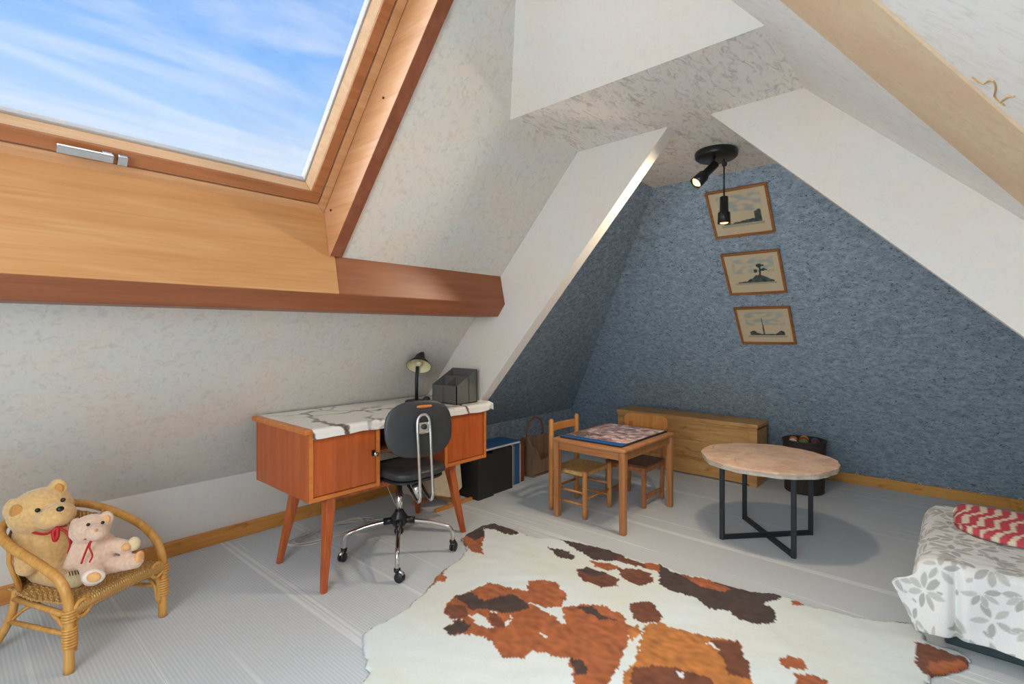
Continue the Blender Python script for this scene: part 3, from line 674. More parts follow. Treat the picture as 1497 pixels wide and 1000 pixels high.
obj('pivot_bolt', lathe(B(), [(.014, -.02), (.014, .012), (.008, .016)], 14, bn, b2+bu*.012), 'screw_metal', t, smooth=True)
cb = Vector((cx_, cy_, 0))
obj('column', lathe(B(), [(.02, .24), (.02, .36), (.016, .36), (.016, .46)], 18, None, cb), 'chrome', t, smooth=True)
obj('height_lever', lathe(B(), [(.022, -.05), (.03, -.045), (.03, .03), (.02, .035)], 16, (0, 0, 1), cb+Vector((.075, -.06, .37))), 'chrome', t, smooth=True)
obj('mechanism', box(B(), cx_-.06, cx_+.08, cy_-.06, cy_+.06, .415, .44), 'black_metal', t, bevel=0.006)
hub = obj('hub', lathe(B(), [(.03, .17), (.045, .19), (.045, .225), (.026, .25), (.024, .26)], 20, None, cb), 'black_metal', t, smooth=True)
for k, a in enumerate((142, 232, 322, 52)):
    a = math.radians(a); d = Vector((math.cos(a), math.sin(a), 0)); R_ = .295
    obj('hub_sleeve', tube(B(), [cb+d*.02+UP*.205, cb+d*.085+UP*.197], .019, 10), 'black_metal', hub, smooth=True)
    arm = obj('base_arm', tube(B(), bez([cb+d*.05+UP*.2, cb+d*.16+UP*.180, cb+d*(R_-.05)+UP*.155, cb+d*(R_-.012)+UP*.135, cb+d*R_+UP*.10, cb+d*R_+UP*.062], 5), .0115, 10), 'chrome', t, smooth=True)
    s_ = Vector((math.cos(a+1.1), math.sin(a+1.1), 0)); cc = cb+d*R_+s_*.014
    ca_ = obj('caster', lathe(B(), [(.014, .05), (.017, .055), (.017, .068), (.012, .07)], 14, None, cb+d*R_), 'black_metal', t, smooth=True)
    n_ = s_.cross(UP)
    for sg in (-1, 1): obj('wheel', lathe(B(), [(.008, 0), (.024, .001), (.026, .006), (.024, .012), (.008, .014)], 18, n_*sg, Vector((cc.x, cc.y, .0265))+n_*sg*.003), 'black_plastic', ca_, smooth=True)
    obj('hood', tube(B(), [cc+UP*.03-s_*.02+UP*.015, cc+UP*.054, cc+s_*.022+UP*.042], .010, 8), 'chrome', ca_, smooth=True)

# ------------------------------------------------------------------ things under and beside the desk
pts = []
for k in range(150):
    a = k/150*2*math.pi*4.2; rr = 1+.12*math.sin(k*.37)
    pts.append((1.62+.235*rr*math.cos(a)+.03*math.sin(k*.11), 2.93+.10*rr*math.sin(a)+.02*math.cos(k*.23), .006+.003*math.sin(k*.5)**2))
pts += [(2.0, 2.84, .008), (2.04, 2.82, .05), (1.98, 2.84, .2), (1.93, 2.85, .34), (1.90, 2.87, .42)]
tag(obj('power_cable', tube(B(), pts, .0036, 6), 'cable_white', smooth=True), 'thin white cable coiled on the carpet under the desk', 'cable')

t = thing('magazine_sling', 'beige cloth magazine sling on wooden runners behind the desk leg', 'magazine rack', (2.42, 2.83, 0))
obj('sling', poly(B(), [(2.28, 2.80, .34), (2.30, 2.74, .10), (2.44, 2.72, .055), (2.56, 2.74, .10), (2.585, 2.80, .34)], (0, .14, 0)), 'beige_cloth', t, bevel=0.012, bseg=3)
for y in (2.71, 2.95): obj('runner', box(B(), 2.27, 2.62, y-.012, y+.012, .0, .024), 'wood_chair_honey', t, bevel=0.004)
obj('cross_bar', box(B(), 2.43, 2.455, 2.71, 2.95, .024, .05), 'wood_chair_honey', t, bevel=0.004)
for y in (2.71, 2.95): obj('upright', box(B(), 2.43, 2.455, y-.01, y+.01, .024, .12), 'wood_chair_honey', t, bevel=0.004)

def volume(name, label, cat, x0, x1, y0, y1, h, mat, page=None, grp=None):
    v = thing(name, label, cat, ((x0+x1)/2, (y0+y1)/2, 0), 0, grp)
    obj('cover', poly(B(), [(x0, y1, 0), (x0, y0, 0), (x1, y0, 0), (x1, y1, 0), (x1-.004, y1, 0), (x1-.004, y0+.004, 0), (x0+.004, y0+.004, 0), (x0+.004, y1, 0)], (0, 0, h)), mat, v)
    obj('pages', box(B(), x0+.0045, x1-.0045, y0+.006, y1-.006, .004, h-.006), page or 'paper_white', v)
    return v
volume('file_box', 'wide black file box on the floor next to the desk leg', 'file box', 2.635, 2.80, 2.655, 2.93, .325, 'binder_black', 'binder_black')
volume('file_box', 'tall black file box between the wide file box and the books', 'file box', 2.808, 3.04, 2.675, 2.95, .335, 'binder_black', 'binder_black')
volume('book', 'white backed book standing right of the black file boxes', 'book', 3.05, 3.075, 2.70, 2.92, .335, 'paper_white')
volume('book', 'pale grey ring binder standing between white and blue books', 'book', 3.08, 3.115, 2.715, 2.93, .33, 'binder_grey')
volume('book', 'bright blue binder standing upright on the floor', 'book', 3.12, 3.175, 2.715, 2.94, .335, 'binder_blue')
volume('book', 'slim cream book standing beside the blue binder', 'book', 3.18, 3.20, 2.725, 2.93, .32, 'paper_cream')
volume('book', 'dark red book at the end of the row', 'book', 3.205, 3.25, 2.73, 2.94, .33, 'binder_red')
t = thing('folder', 'blue folder lying flat on top of the black file boxes', 'folder', (2.9, 2.8, .337))
obj('cover', box(B(), 2.72, 3.16, 2.69, 2.92, .337, .340), 'binder_blue', t); obj('pages', box(B(), 2.725, 3.155, 2.694, 2.915, .340, .356), 'paper_white', t); obj('cover', box(B(), 2.72, 3.16, 2.69, 2.92, .356, .359), 'binder_blue', t)

t = thing('magazine_basket', 'brown wooden magazine basket with an arched handle in dark corner', 'basket', (3.50, 2.81, 0))
mx0, mx1, my0, my1 = 3.36, 3.66, 2.72, 2.92
for x in (mx0, mx1-.012):
    obj('end_panel', poly(B(), [(x, my0, .01), (x, my1, .01), (x, my1, .24), (x, my1-.06, .33), (x, my0+.06, .33), (x, my0, .24)], (.012, 0, 0)), 'wood_rack', t, bevel=0.002)
for y in (my0, my1-.01): obj('side_panel', poly(B(), [(mx0+.012, y, .02), (mx1-.012, y, .02), (mx1-.012, y, .15), (mx0+.11, y, .13), (mx0+.06, y, .24), (mx0+.012, y, .26)], (0, .01, 0)), 'wood_rack', t, bevel=0.002)
obj('base_panel', box(B(), mx0, mx1, my0, my1, 0, .012), 'wood_rack', t)
obj('divider', box(B(), mx0+.012, mx1-.012, 2.815, 2.825, .012, .33), 'wood_rack', t)
obj('handle', tube(B(), [(mx0+.03+.24*(.5-.5*math.cos(a*math.pi/14)), 2.82, .33+.16*math.sin(a*math.pi/14)) for a in range(15)], .008, 8), 'wood_casing', t, smooth=True)

# ------------------------------------------------------------------ child's table, jigsaw and chairs
t = thing('play_table', 'low square brown wooden play table with a jigsaw board on it', 'table', (3.12, 1.79, 0))
TX0, TX1, TY0, TY1, TZ = 2.755, 3.485, 1.515, 2.07, .53
bm = B(); n_ = 14; pts = []
for k in range(n_+1): pts.append((TX0 - .016*math.sin(math.pi*k/n_), TY0+(TY1-TY0)*k/n_, TZ-.022))
for k in range(n_+1): pts.append((TX1 + .012*math.sin(math.pi*k/n_), TY1-(TY1-TY0)*k/n_, TZ-.022))
obj('table_top', poly(bm, pts, (0, 0, .022)), 'wood_table_top', t, bevel=0.007, bseg=3)
for x in (TX0+.028, TX1-.028):
    for y in (TY0+.028, TY1-.028): obj('leg', taper(B(), (x, y, 0), (x, y, TZ-.022), .019, .022), 'wood_table', t, bevel=0.006)
for x in (TX0+.02, TX1-.038): obj('apron', box(B(), x, x+.018, TY0+.045, TY1-.045, TZ-.075, TZ-.022), 'wood_table_top', t)
for y in (TY0+.02, TY1-.038): obj('apron', box(B(), TX0+.045, TX1-.045, y, y+.018, TZ-.075, TZ-.022), 'wood_table', t)

t = thing('jigsaw_board', 'blue edged board with a pink and purple jigsaw picture on play table', 'jigsaw', (3.13, 1.80, TZ))
obj('board', box(B(), 2.795, 3.455, 1.56, 2.03, TZ, TZ+.008), 'binder_black', t, bevel=0.002)
obj('blue_strip', box(B(), 2.795, 2.865, 1.563, 2.027, TZ+.008, TZ+.013), 'binder_blue', t, bevel=0.002)
bm = B(); bmesh.ops.create_grid(bm, x_segments=130, y_segments=90, size=.5, matrix=Matrix.Translation((3.155, 1.795, TZ+.0105)) @ Matrix.Diagonal((.575, .445, 1, 1)))
jp = obj('picture', bm, 'jigsaw_print', t)
def jc(co, i):
    x, y = co.x, co.y
    a = n3(x, y, 9, 1); b_ = n3(x, y, 20, 4); e_ = n3(x, y, 45, 8)
    c = (196, 164, 168)
    if a > .12: c = (218, 176, 172)
    if a < -.15: c = (160, 140, 164)
    if b_ > .18: c = (238, 228, 226)
    if b_ < -.30: c = (128, 110, 124)
    if x < -.10 and y > .04 + .2*a: c = (112, 110, 102)
    if e_ > .3: c = (222, 166, 158)
    return lin(c)
paint(jp, jc)

t = thing('rush_chair', 'small honey wood chair with woven rush seat under play table', 'chair', (3.01, 2.0, 0))
fx = ((2.85, 3.165)); fy_ = (1.865, 2.145)
for x in fx:
    obj('leg', lathe(B(), [(.014, 0), (.018, .04), (.018, .30), (.016, .318)], 14, None, (x, fy_[0], 0)), 'wood_chair_honey', t, smooth=True)
    obj('back_post', lathe(B(), [(.014, 0), (.018, .05), (.018, .6), (.0165, .628), (.008, .636)], 14, None, (x, fy_[1], 0)), 'wood_chair_honey', t, smooth=True)
    for z in (.09, .17): obj('stretcher', tube(B(), [(x, fy_[0], z), (x, fy_[1], z)], .009, 8), 'wood_chair_honey', t, smooth=True)
for z, y in ((.13, fy_[0]), (.15, fy_[1])): obj('stretcher', tube(B(), [(fx[0], y, z), (fx[1], y, z)], .009, 8), 'wood_chair_honey', t, smooth=True)
for z0, z1 in ((.545, .60), (.43, .475)):
    bm = B(); n_ = 10; lo = []
    pts = [(fx[0]+(fx[1]-fx[0])*k/n_, fy_[1]-.008+.02*math.sin(math.pi*k/n_), z0) for k in range(n_+1)] 
    pr = [bm.verts.new(Vector(p)+Vector((0, dy_, dz_))) for p in pts for dy_, dz_ in ((0, 0), (.014, 0), (.014, z1-z0), (0, z1-z0))]
    for k in range(n_):
        for q in range(4): bm.faces.new((pr[k*4+q], pr[k*4+(q+1) % 4], pr[k*4+4+(q+1) % 4], pr[k*4+4+q]))
    bm.faces.new(pr[:4]); bm.faces.new(pr[-4:])
    obj('back_rail', bm, 'wood_chair_honey', t, bevel=0.004)
bm = B(); G = 26; vs = []
for i in range(G+1):
    for j in range(G+1):
        u, v = i/G*2-1, j/G*2-1
        m_ = max(abs(u), abs(v)); rid = .0025*math.sin(m_*60)
        z = .297 + .012*m_**3 + rid - (.02 if m_ > .96 else 0)
        vs.append(bm.verts.new((3.0075+u*.166, 2.005+v*.148, z)))
for i in range(G):
    for j in range(G): a_ = i*(G+1)+j; bm.faces.new((vs[a_], vs[a_+G+1], vs[a_+G+2], vs[a_+1]))
o = obj('rush_seat', bm, 'rush', t, smooth=True); sd = o.modifiers.new('thickness', 'SOLIDIFY'); sd.thickness = .03; sd.offset = -1

t = thing('wooden_chair', 'small wooden chair with dark seat and curved back rail behind play table', 'chair', (3.45, 1.8, 0))
for y in (1.665, 1.94):
    obj('leg', taper(B(), (3.30, y, 0), (3.30, y, .285), .013, .014), 'wood_table', t, bevel=0.003)
    obj('back_post', taper(B(), (3.585, y, 0), (3.625, y, .545), .014, .012), 'wood_table', t, bevel=0.003)
    obj('runner', box(B(), 3.31, 3.58, y-.009, y+.009, .06, .085), 'wood_table', t)
    obj('seat_rail', box(B(), 3.30, 3.59, y-.011, y+.011, .25, .285), 'wood_table', t)
obj('seat_rail', box(B(), 3.29, 3.31, 1.665, 1.94, .25, .285), 'wood_table', t)
obj('seat', box(B(), 3.275, 3.60, 1.645, 1.96, .285, .303), 'wood_chair_dark', t, bevel=0.005)
bm = B(); n_ = 14; pr = []
for k in range(n_+1):
    u = k/n_; y = 1.635+u*.36; xo = 3.615+.022*math.sin(math.pi*u); e_ = min(1, min(u, 1-u)*9); hh = .030+.022*e_**.5
    for dx_, dz_ in ((0, -hh), (.018, -hh), (.018, hh), (0, hh)): pr.append(bm.verts.new((xo+dx_, y, .555+dz_)))
for k in range(n_):
    for q in range(4): bm.faces.new((pr[k*4+q], pr[k*4+(q+1) % 4], pr[k*4+4+(q+1) % 4], pr[k*4+4+q]))
bm.faces.new(pr[:4]); bm.faces.new(pr[-4:])
obj('back_rail', bm, 'wood_chair_honey', t, bevel=0.005, bseg=3)

# ------------------------------------------------------------------ pine chest
t = thing('pine_chest', 'long low knotty pine chest against the dark blue wall', 'chest', (4.48, 1.83, 0))
kx, ky0, ky1 = 4.335, 1.205, 2.46
for k in range(3): obj('front_board', box(B(), kx+.010, kx+.028, ky0+.06, ky1-.06, .012+k*.148, .012+k*.148+.1465), 'wood_pine', t, bevel=0.0015)
for y0 in (ky0, ky1-.06): obj('corner_post', box(B(), kx, kx+.03, y0, y0+.06, 0, .455), 'wood_pine', t, bevel=0.003)
for y0 in (ky0, ky1-.02): obj('end_panel', box(B(), kx+.03, 4.61, y0, y0+.02, 0, .455), 'wood_pine', t, bevel=0.002)
obj('back_panel', box(B(), 4.592, 4.61, ky0+.02, ky1-.02, 0, .455), 'wood_pine', t)
obj('base_panel', box(B(), kx+.028, 4.592, ky0+.02, ky1-.02, .01, .025), 'wood_pine', t)
obj('lid', box(B(), kx-.012, 4.625, ky0-.008, ky1+.008, .472, .505), 'wood_pine', t, bevel=0.004)
obj('lid_rail', box(B(), kx-.004, kx+.018, ky0, ky1, .452, .472), 'wood_pine', t, bevel=0.002)

# ------------------------------------------------------------------ round table
rc = Vector((3.338, .872, 0)); RT = .375
t = thing('round_table', 'round coffee table with pinkish worn top on black steel frame', 'table', rc)
def rimr(a): return RT + .004*math.sin(a*5+1) + .0035*math.sin(a*11) + .0025*math.sin(a*23+2)
def disc(z0, z1, f_, mat, name):
    return obj(name, poly(B(), [rc+Vector((math.cos(a)*rimr(a)*f_, math.sin(a)*rimr(a)*f_, z0)) for a in [k*2*math.pi/96 for k in range(96)]], (0, 0, z1-z0)), mat, t, bevel=0.003)
disc(.455, .476, .985, 'table_edge_grey', 'table_underside'); disc(.476, .490, 1.0, 'table_top_pink', 'table_top')
hx_, hy_ = .215, .193; s_ = .0125
for sx, sy in ((-1, -1), (-1, 1), (1, 1), (1, -1)):
    x, y = rc.x+sx*hx_, rc.y+sy*hy_; obj('leg', box(B(), x-s_, x+s_, y-s_, y+s_, 0, .455), 'frame_metal', t, bevel=0.002)
for (ax_, ay_), (bx_, by_), zz in (((-1, -1), (1, 1), .001), ((-1, 1), (1, -1), .0015)):
    for z in (zz, .425+zz):
        a_ = Vector((rc.x+ax_*hx_, rc.y+ay_*hy_, 0)); e_ = Vector((rc.x+bx_*hx_, rc.y+by_*hy_, 0)); d = (e_-a_).normalized(); n_ = Vector((-d.y, d.x, 0))*s_
        obj('cross_bar', poly(B(), [a_+n_+UP*z, e_+n_+UP*z, e_-n_+UP*z, a_-n_+UP*z], (0, 0, .025)), 'frame_metal', t, bevel=0.002)

# ------------------------------------------------------------------ woven bin with its contents
bc_ = Vector((4.50, .905, 0))
t = thing('woven_bin', 'dark woven cylindrical bin in front of the blue wall', 'bin', bc_)
bm = lathe(B(), [(.125, 0)] + [(.135+.012*k/30+(.0035 if k % 2 else 0), .005+.385*k/30) for k in range(31)] + [(.15, .40), (.138, .402), (.13, .30), (.12, .02)], 40, None, bc_)
obj('basket_wall', bm, 'bin_dark', t, smooth=True)
obj('rim', tube(B(), [bc_+Vector((.147*math.cos(k*math.pi/20), .147*math.sin(k*math.pi/20), .40)) for k in range(40)], .008, 8, closed=True), 'bin_dark', t, smooth=True)
obj('filling', lathe(B(), [(.128, .33), (.128, .352)], 30, None, bc_), 'bin_dark', t)
k = 0
for nm, dx_, dy_, r_ in (('red', .0, .005, .036), ('yellow', .075, .015, .034), ('green', -.072, -.012, .035), ('orange', .02, .08, .032), ('maroon', -.02, -.082, .033), ('blue', .065, -.062, .03), ('white', -.058, .066, .03)):
    tag(obj('toy_ball', blob(B(), bc_+Vector((dx_, dy_, .352+r_)), r_, seg=14), 'fruit_'+nm, smooth=True), f'small {nm} toy ball heaped in the dark woven bin', 'ball', 'toy balls in the bin')

# ------------------------------------------------------------------ bed
t = thing('bed', 'low single bed with a dark teal base and white mattress', 'bed', (3.06, -.6, 0))
BX0, BX1, BY0, BY1, BZ = 2.66, 3.48, -1.30, .06, .335
obj('bed_base', box(B(), BX0+.01, BX1-.01, BY0, BY1-.02, .0, .15), 'bed_base', t, bevel=0.008)
obj('base_trim', box(B(), BX0+.002, BX0+.012, BY0, BY1-.02, .045, .055), 'binder_grey', t)
obj('mattress', box(B(), BX0, BX1, BY0, BY1, .15, BZ-.012), 'mattress_white', t, bevel=0.05, bseg=4)
NA, NBq = 300, 400; OA, OB = .290, .165
leaf = []
rnd = random.Random(5)
pts_ = []
for k in range(4000):
    q = (rnd.uniform(-.02, 1.16), rnd.uniform(-1.2, .4))
    if all(math.hypot(q[0]-w_[0], q[1]-w_[1]) > .098 for w_ in pts_): pts_.append(q)
for k, (ca, cbb) in enumerate(pts_):
    r0 = rnd.uniform(0, 6.28); nlf = rnd.choice((5, 6, 7)); L_ = rnd.uniform(.046, .058); arc = 1 if k % 3 else .6
    for q in range(nlf):
        a = r0+q*2*math.pi/nlf*arc; d0 = L_*.72
        leaf.append((ca+math.cos(a)*d0, cbb+math.sin(a)*d0, a, L_*.55, L_*.25))
for k in range(170): leaf.append((rnd.uniform(0, 1.15), rnd.uniform(-1.2, .4), rnd.uniform(0, 6.28), rnd.uniform(.012, .022), rnd.uniform(.007, .011)))
bm = B(); uvs = []; vs = []
for i in range(NA+1):
    pa = (BX1-BX0+OA)*i/NA            # distance from the far long edge towards the near edge and down
    for j in range(NBq+1):
        pb = (BY1-BY0+OB)*j/NBq       # along the bed, then over the foot end
        da = max(0, pa-(BX1-BX0)); db = max(0, pb-(BY1-BY0)); d = math.hypot(da, db)
        x = BX1-min(pa, BX1-BX0); y = BY0+min(pb, BY1-BY0); z = BZ
        wr = .0045*n3(pa, pb, 7, 2)+.003*n3(pa*2, pb, 16, 5)
        def hang(q, rr, fl):
            return (rr*math.sin(q/rr), rr*(1-math.cos(q/rr))) if q < rr*1.57 else (rr+(q-rr*1.57)*fl, rr+(q-rr*1.57)*.97)
        if d > 0:
            oe, ze = hang(db, .06, .15); on_, zn = hang(da, .03, .20)
            k_ = min(1, da/.13); k_ = k_*k_*(3-2*k_)
            fe = .012*math.sin(pa*26)*min(1, db/.1); fn_ = .016*math.sin((pb-pa*.4)*21+1)*min(1, da/.15)
            e3 = Vector((x-on_*.6, y+oe+fe, z-ze-zn*.6)); f3 = Vector((x-on_-fn_, y+db*.9*(1-.62*max(0, min(1, (da-.12)/.19))), z-zn-.10*db))
            if db == 0: f3.x += .034*math.exp(-((y-(BY1-.055))/.018)**2)*min(1, da/.1)
            q3 = e3.lerp(f3, k_ if db > 0 else 1.0) if da > 0 else e3
            x, y, z = q3
        z += wr
        if z < .014: z = .014+.003*abs(n3(x, y, 20))
        vs.append(bm.verts.new((x, y, z))); uvs.append((pa, pb))
for i in range(NA):
    for j in range(NBq): a_ = i*(NBq+1)+j; bm.faces.new((vs[a_], vs[a_+NBq+1], vs[a_+NBq+2], vs[a_+1]))
sp2 = obj('bedspread', bm, 'leaf_cotton', smooth=True); tag(sp2, 'white bedspread with grey leaf print hanging over the low bed', 'bedspread')
sd = sp2.modifiers.new('thickness', 'SOLIDIFY'); sd.thickness = .004; sd.offset = 1
WHT = lin((240, 240, 238)); GRL = [lin((196, 195, 190)), lin((184, 184, 180)), lin((206, 205, 200))]
LB = {}
for q, l_ in enumerate(leaf):
    for ia in range(int((l_[0]-l_[3])//.06), int((l_[0]+l_[3])//.06)+1):
        for ib in range(int((l_[1]-l_[3])//.06), int((l_[1]+l_[3])//.06)+1): LB.setdefault((ia, ib), []).append((q, l_))
def leafcol(co, i):
    a, b_ = uvs[i]; a -= .0; b_ -= 1.2
    for q, (ca, cbb, an, L_, w_) in LB.get((int(a//.06), int(b_//.06)), ()):
        dx_, dy_ = a-ca, b_-cbb; u = dx_*math.cos(an)+dy_*math.sin(an); v = -dx_*math.sin(an)+dy_*math.cos(an)
        if abs(u) < L_:
            k_ = max(0, min(1, (w_*(1-(u/L_)**2)**.8-abs(v))/.0035))
            if k_ > 0: return tuple(m_*(1-k_)+n_*k_ for m_, n_ in zip(WHT, GRL[q % 3]))
    return WHT
paint(sp2, leafcol)
# knitted red throw pad
bm = B(); G = 90; vs = []; kx0, kx1, kyA, kyB = 2.99, 3.47, .015, -.75
for i in range(G+1):
    for j in range(G+1):
        u, v = i/G, j/G; x, y = kx0+(kx1-kx0)*u, kyA+(kyB-kyA)*v
        rr = .19                       # rounded corners at the foot end
        if v*abs(kyB-kyA) < rr:
            cyy = kyA-rr; tt = (y-cyy)/rr
            lim = rr*(1-math.sqrt(max(0, 1-tt*tt)))
            x = min(max(x, kx0+lim), kx1-lim*.6)
        ed = min(1, min(u, 1-u, v*1.6, (1-v)*1.6)*14)
        vs.append(bm.verts.new((x, y, BZ+.012+.03*ed**.5+.003*math.sin(u*75)*ed)))
for i in range(G):
    for j in range(G): a_ = i*(G+1)+j; bm.faces.new((vs[a_], vs[a_+G+1], vs[a_+G+2], vs[a_+1]))
kn = obj('knitted_pad', bm, 'knit_wool', smooth=True); tag(kn, 'red and cream zigzag knitted pad lying on the bedspread', 'cushion')
sd = kn.modifiers.new('thickness', 'SOLIDIFY'); sd.thickness = .006; sd.offset = -1
RED, RCR = lin((212, 84, 98)), lin((240, 226, 200))
def kc(co, i):
    s_ = co.y + .30*co.x + .03*abs(((co.x*9) % 2)-1)
    return RED if (s_*19) % 1 < .6 else RCR
paint(kn, kc)

# ------------------------------------------------------------------ pictures on the leaning wall
bd = Vector((-1/TB, 0, 1)).normalized(); bi = Vector((-TB, 0, -1)).normalized()
def BP(y, s, o): return BS(0, ZB)+bd*s+Vector((0, y, 0))+bi*o
def art(kind):
    def fn(u, v):                      # u to the right, v up, both 0..1
        c = Vector((226, 210, 176))
        if not (.12 < u < .9 and .14 < v < .9): return c
        w = n3(u*3, v*6, 2.2, kind*7.0)
        if v > .5: c = c.lerp(Vector((168, 186, 188)), min(.75, max(0, .35+w*1.3)))
        h = {0: .27+.13*max(0, (u-.35))**.8+(.16 if .74 < u < .86 else 0)+.04*n3(u, 0, 14), 1: .28+.17*math.exp(-((u-.6)/.18)**2)+.03*n3(u, 3, 16), 2: .24+.10*math.exp(-((u-.25)/.1)**2)+.10*math.exp(-((u-.8)/.08)**2)+.02*n3(u, 5, 20)}[kind]
        lo = {0: .24, 1: .26, 2: .2}[kind]
        if kind == 1 and ((abs(u-.62-.1*(v-.5)) < .018 and .4 < v < .68) or min(math.hypot(u-.56, (v-.56)*1.3)-.045, math.hypot(u-.64, (v-.68)*1.5)-.07, math.hypot(u-.71, (v-.57)*1.3)-.05) < .05*n3(u, v, 16)-.005): c = Vector((70, 82, 74))
        if kind == 2 and abs(u-.46) < .022*(1.1-v) and .2 < v < .72: c = Vector((120, 116, 104))
        if lo < v < h and u > .18 and u < .86: c = Vector((84, 94, 92)) + Vector((40, 40, 36))*n3(u, v, 14, kind)
        elif v < lo and v > lo-.06: c = c.lerp(Vector((150, 154, 140)), .5)
        return c
    return fn
fr = [(.887, 1.270, 1.905, 2.184, 'framed watercolour of a dark headland, topmost on the blue wall', 0), (.884, 1.266, 1.528, 1.805, 'framed watercolour of a tree on a hill, between the other two pictures', 1), (.884, 1.266, 1.166, 1.438, 'framed watercolour of a pale tower among bushes, lowest picture on blue wall', 2)]
for y0, y1, z0, z1, lab, kind in fr:
    k_ = math.hypot(1/TB, 1); s0_, s1_ = (z0-ZB)*k_, (z1-ZB)*k_; wf = .016
    t = thing('picture_frame', lab, 'picture', BP((y0+y1)/2, s0_, 0.002), 0, 'watercolours on the blue wall')
    for q in ([(y0, s0_), (y1, s0_), (y1-wf, s0_+wf), (y0+wf, s0_+wf)], [(y1, s0_), (y1, s1_), (y1-wf, s1_-wf), (y1-wf, s0_+wf)], [(y1, s1_), (y0, s1_), (y0+wf, s1_-wf), (y1-wf, s1_-wf)], [(y0, s1_), (y0, s0_), (y0+wf, s0_+wf), (y0+wf, s1_-wf)]):
        obj('moulding', poly(B(), [BP(y, s, .003) for y, s in q], bi*.018), 'wood_picture_frame', t, bevel=0.003)
    bm = B(); U, V = 110, 80; vs = [bm.verts.new(BP(y1-wf-(y1-y0-2*wf)*i/U, s0_+wf+(s1_-s0_-2*wf)*j/V, .009)) for i in range(U+1) for j in range(V+1)]
    for i in range(U):
        for j in range(V): a_ = i*(V+1)+j; bm.faces.new((vs[a_], vs[a_+V+1], vs[a_+V+2], vs[a_+1]))
    bm.verts.index_update(); p_ = obj('print', bm, 'print_paper', t); fn = art(kind)
    paint(p_, lambda co, i: lin(tuple(max(0, q) for q in fn((i//(V+1))/U, (i % (V+1))/V))))
    obj('backing', poly(B(), [BP(y0+.004, s0_+.004, .002), BP(y1-.004, s0_+.004, .002), BP(y1-.004, s1_-.004, .002), BP(y0+.004, s1_-.004, .002)], bi*.005), 'paper_cream', t)

# ------------------------------------------------------------------ ceiling spotlight
sc_ = atz(1047, 224, HC-.012)
t = thing('ceiling_spotlight', 'black round ceiling fitting with two adjustable spot heads', 'light', (sc_.x, sc_.y, HC))
obj('ceiling_plate', lathe(B(), [(.10, -.045), (.112, -.035), (.115, -.012), (.108, 0)], 36, None, (sc_.x, sc_.y, HC)), 'black_metal', t, smooth=True, bevel=0.002)
def head(c0, ax_, ln, name, pw):
    ax_ = Vector(ax_).normalized(); c0 = Vector(c0)
    h_ = obj(name, lathe(B(), [(.012, -.004), (.021, 0), (.022, ln*.55), (.031, ln*.6), (.033, ln), (.030, ln), (.028, ln*.9)], 24, ax_, c0, cap=False), 'black_metal', t, smooth=True)
    obj('lamp_bulb', lathe(B(), [(.002, ln*.86), (.02, ln*.88), (.028, ln*.93), (.018, ln*1.0), (.002, ln*1.02)], 20, ax_, c0), 'bulb_glow', h_, smooth=True)
    l = bpy.data.lights.new('spot_lamp', 'SPOT'); l.energy = pw; l.color = (1.0, .82, .6); l.spot_size = math.radians(150); l.spot_blend = .8; l.shadow_soft_size = .045
    lo = bpy.data.objects.new('spot_lamp', l); C.objects.link(lo); lo.parent = t; lo.location = c0+ax_*(ln*1.1)-t.location; lo.rotation_euler = ax_.to_track_quat('-Z', 'Y').to_euler()
dA = 2.74
pA0, pA1 = atd(1046, 240, dA), atd(1017, 268, dA-.03)
head(pA0, pA1-pA0, (pA1-pA0).length, 'spot_head', 42)
obj('swivel_arm', tube(B(), [(sc_.x-.02, sc_.y, HC-.03), atd(1042, 236, dA)], .009, 8), 'black_metal', t, smooth=True)
pB0 = atd(1058.5, 288, 2.72); head(pB0, (0, 0, -1), .142, 'spot_head', 22)
obj('drop_rod', tube(B(), [pB0+Vector((0, 0, .004)), atd(1058.5, 232, 2.72)], .0045, 8), 'black_metal', t, smooth=True)
obj('swivel_joint', blob(B(), atd(1059, 240, 2.72), .014), 'black_metal', t, smooth=True)
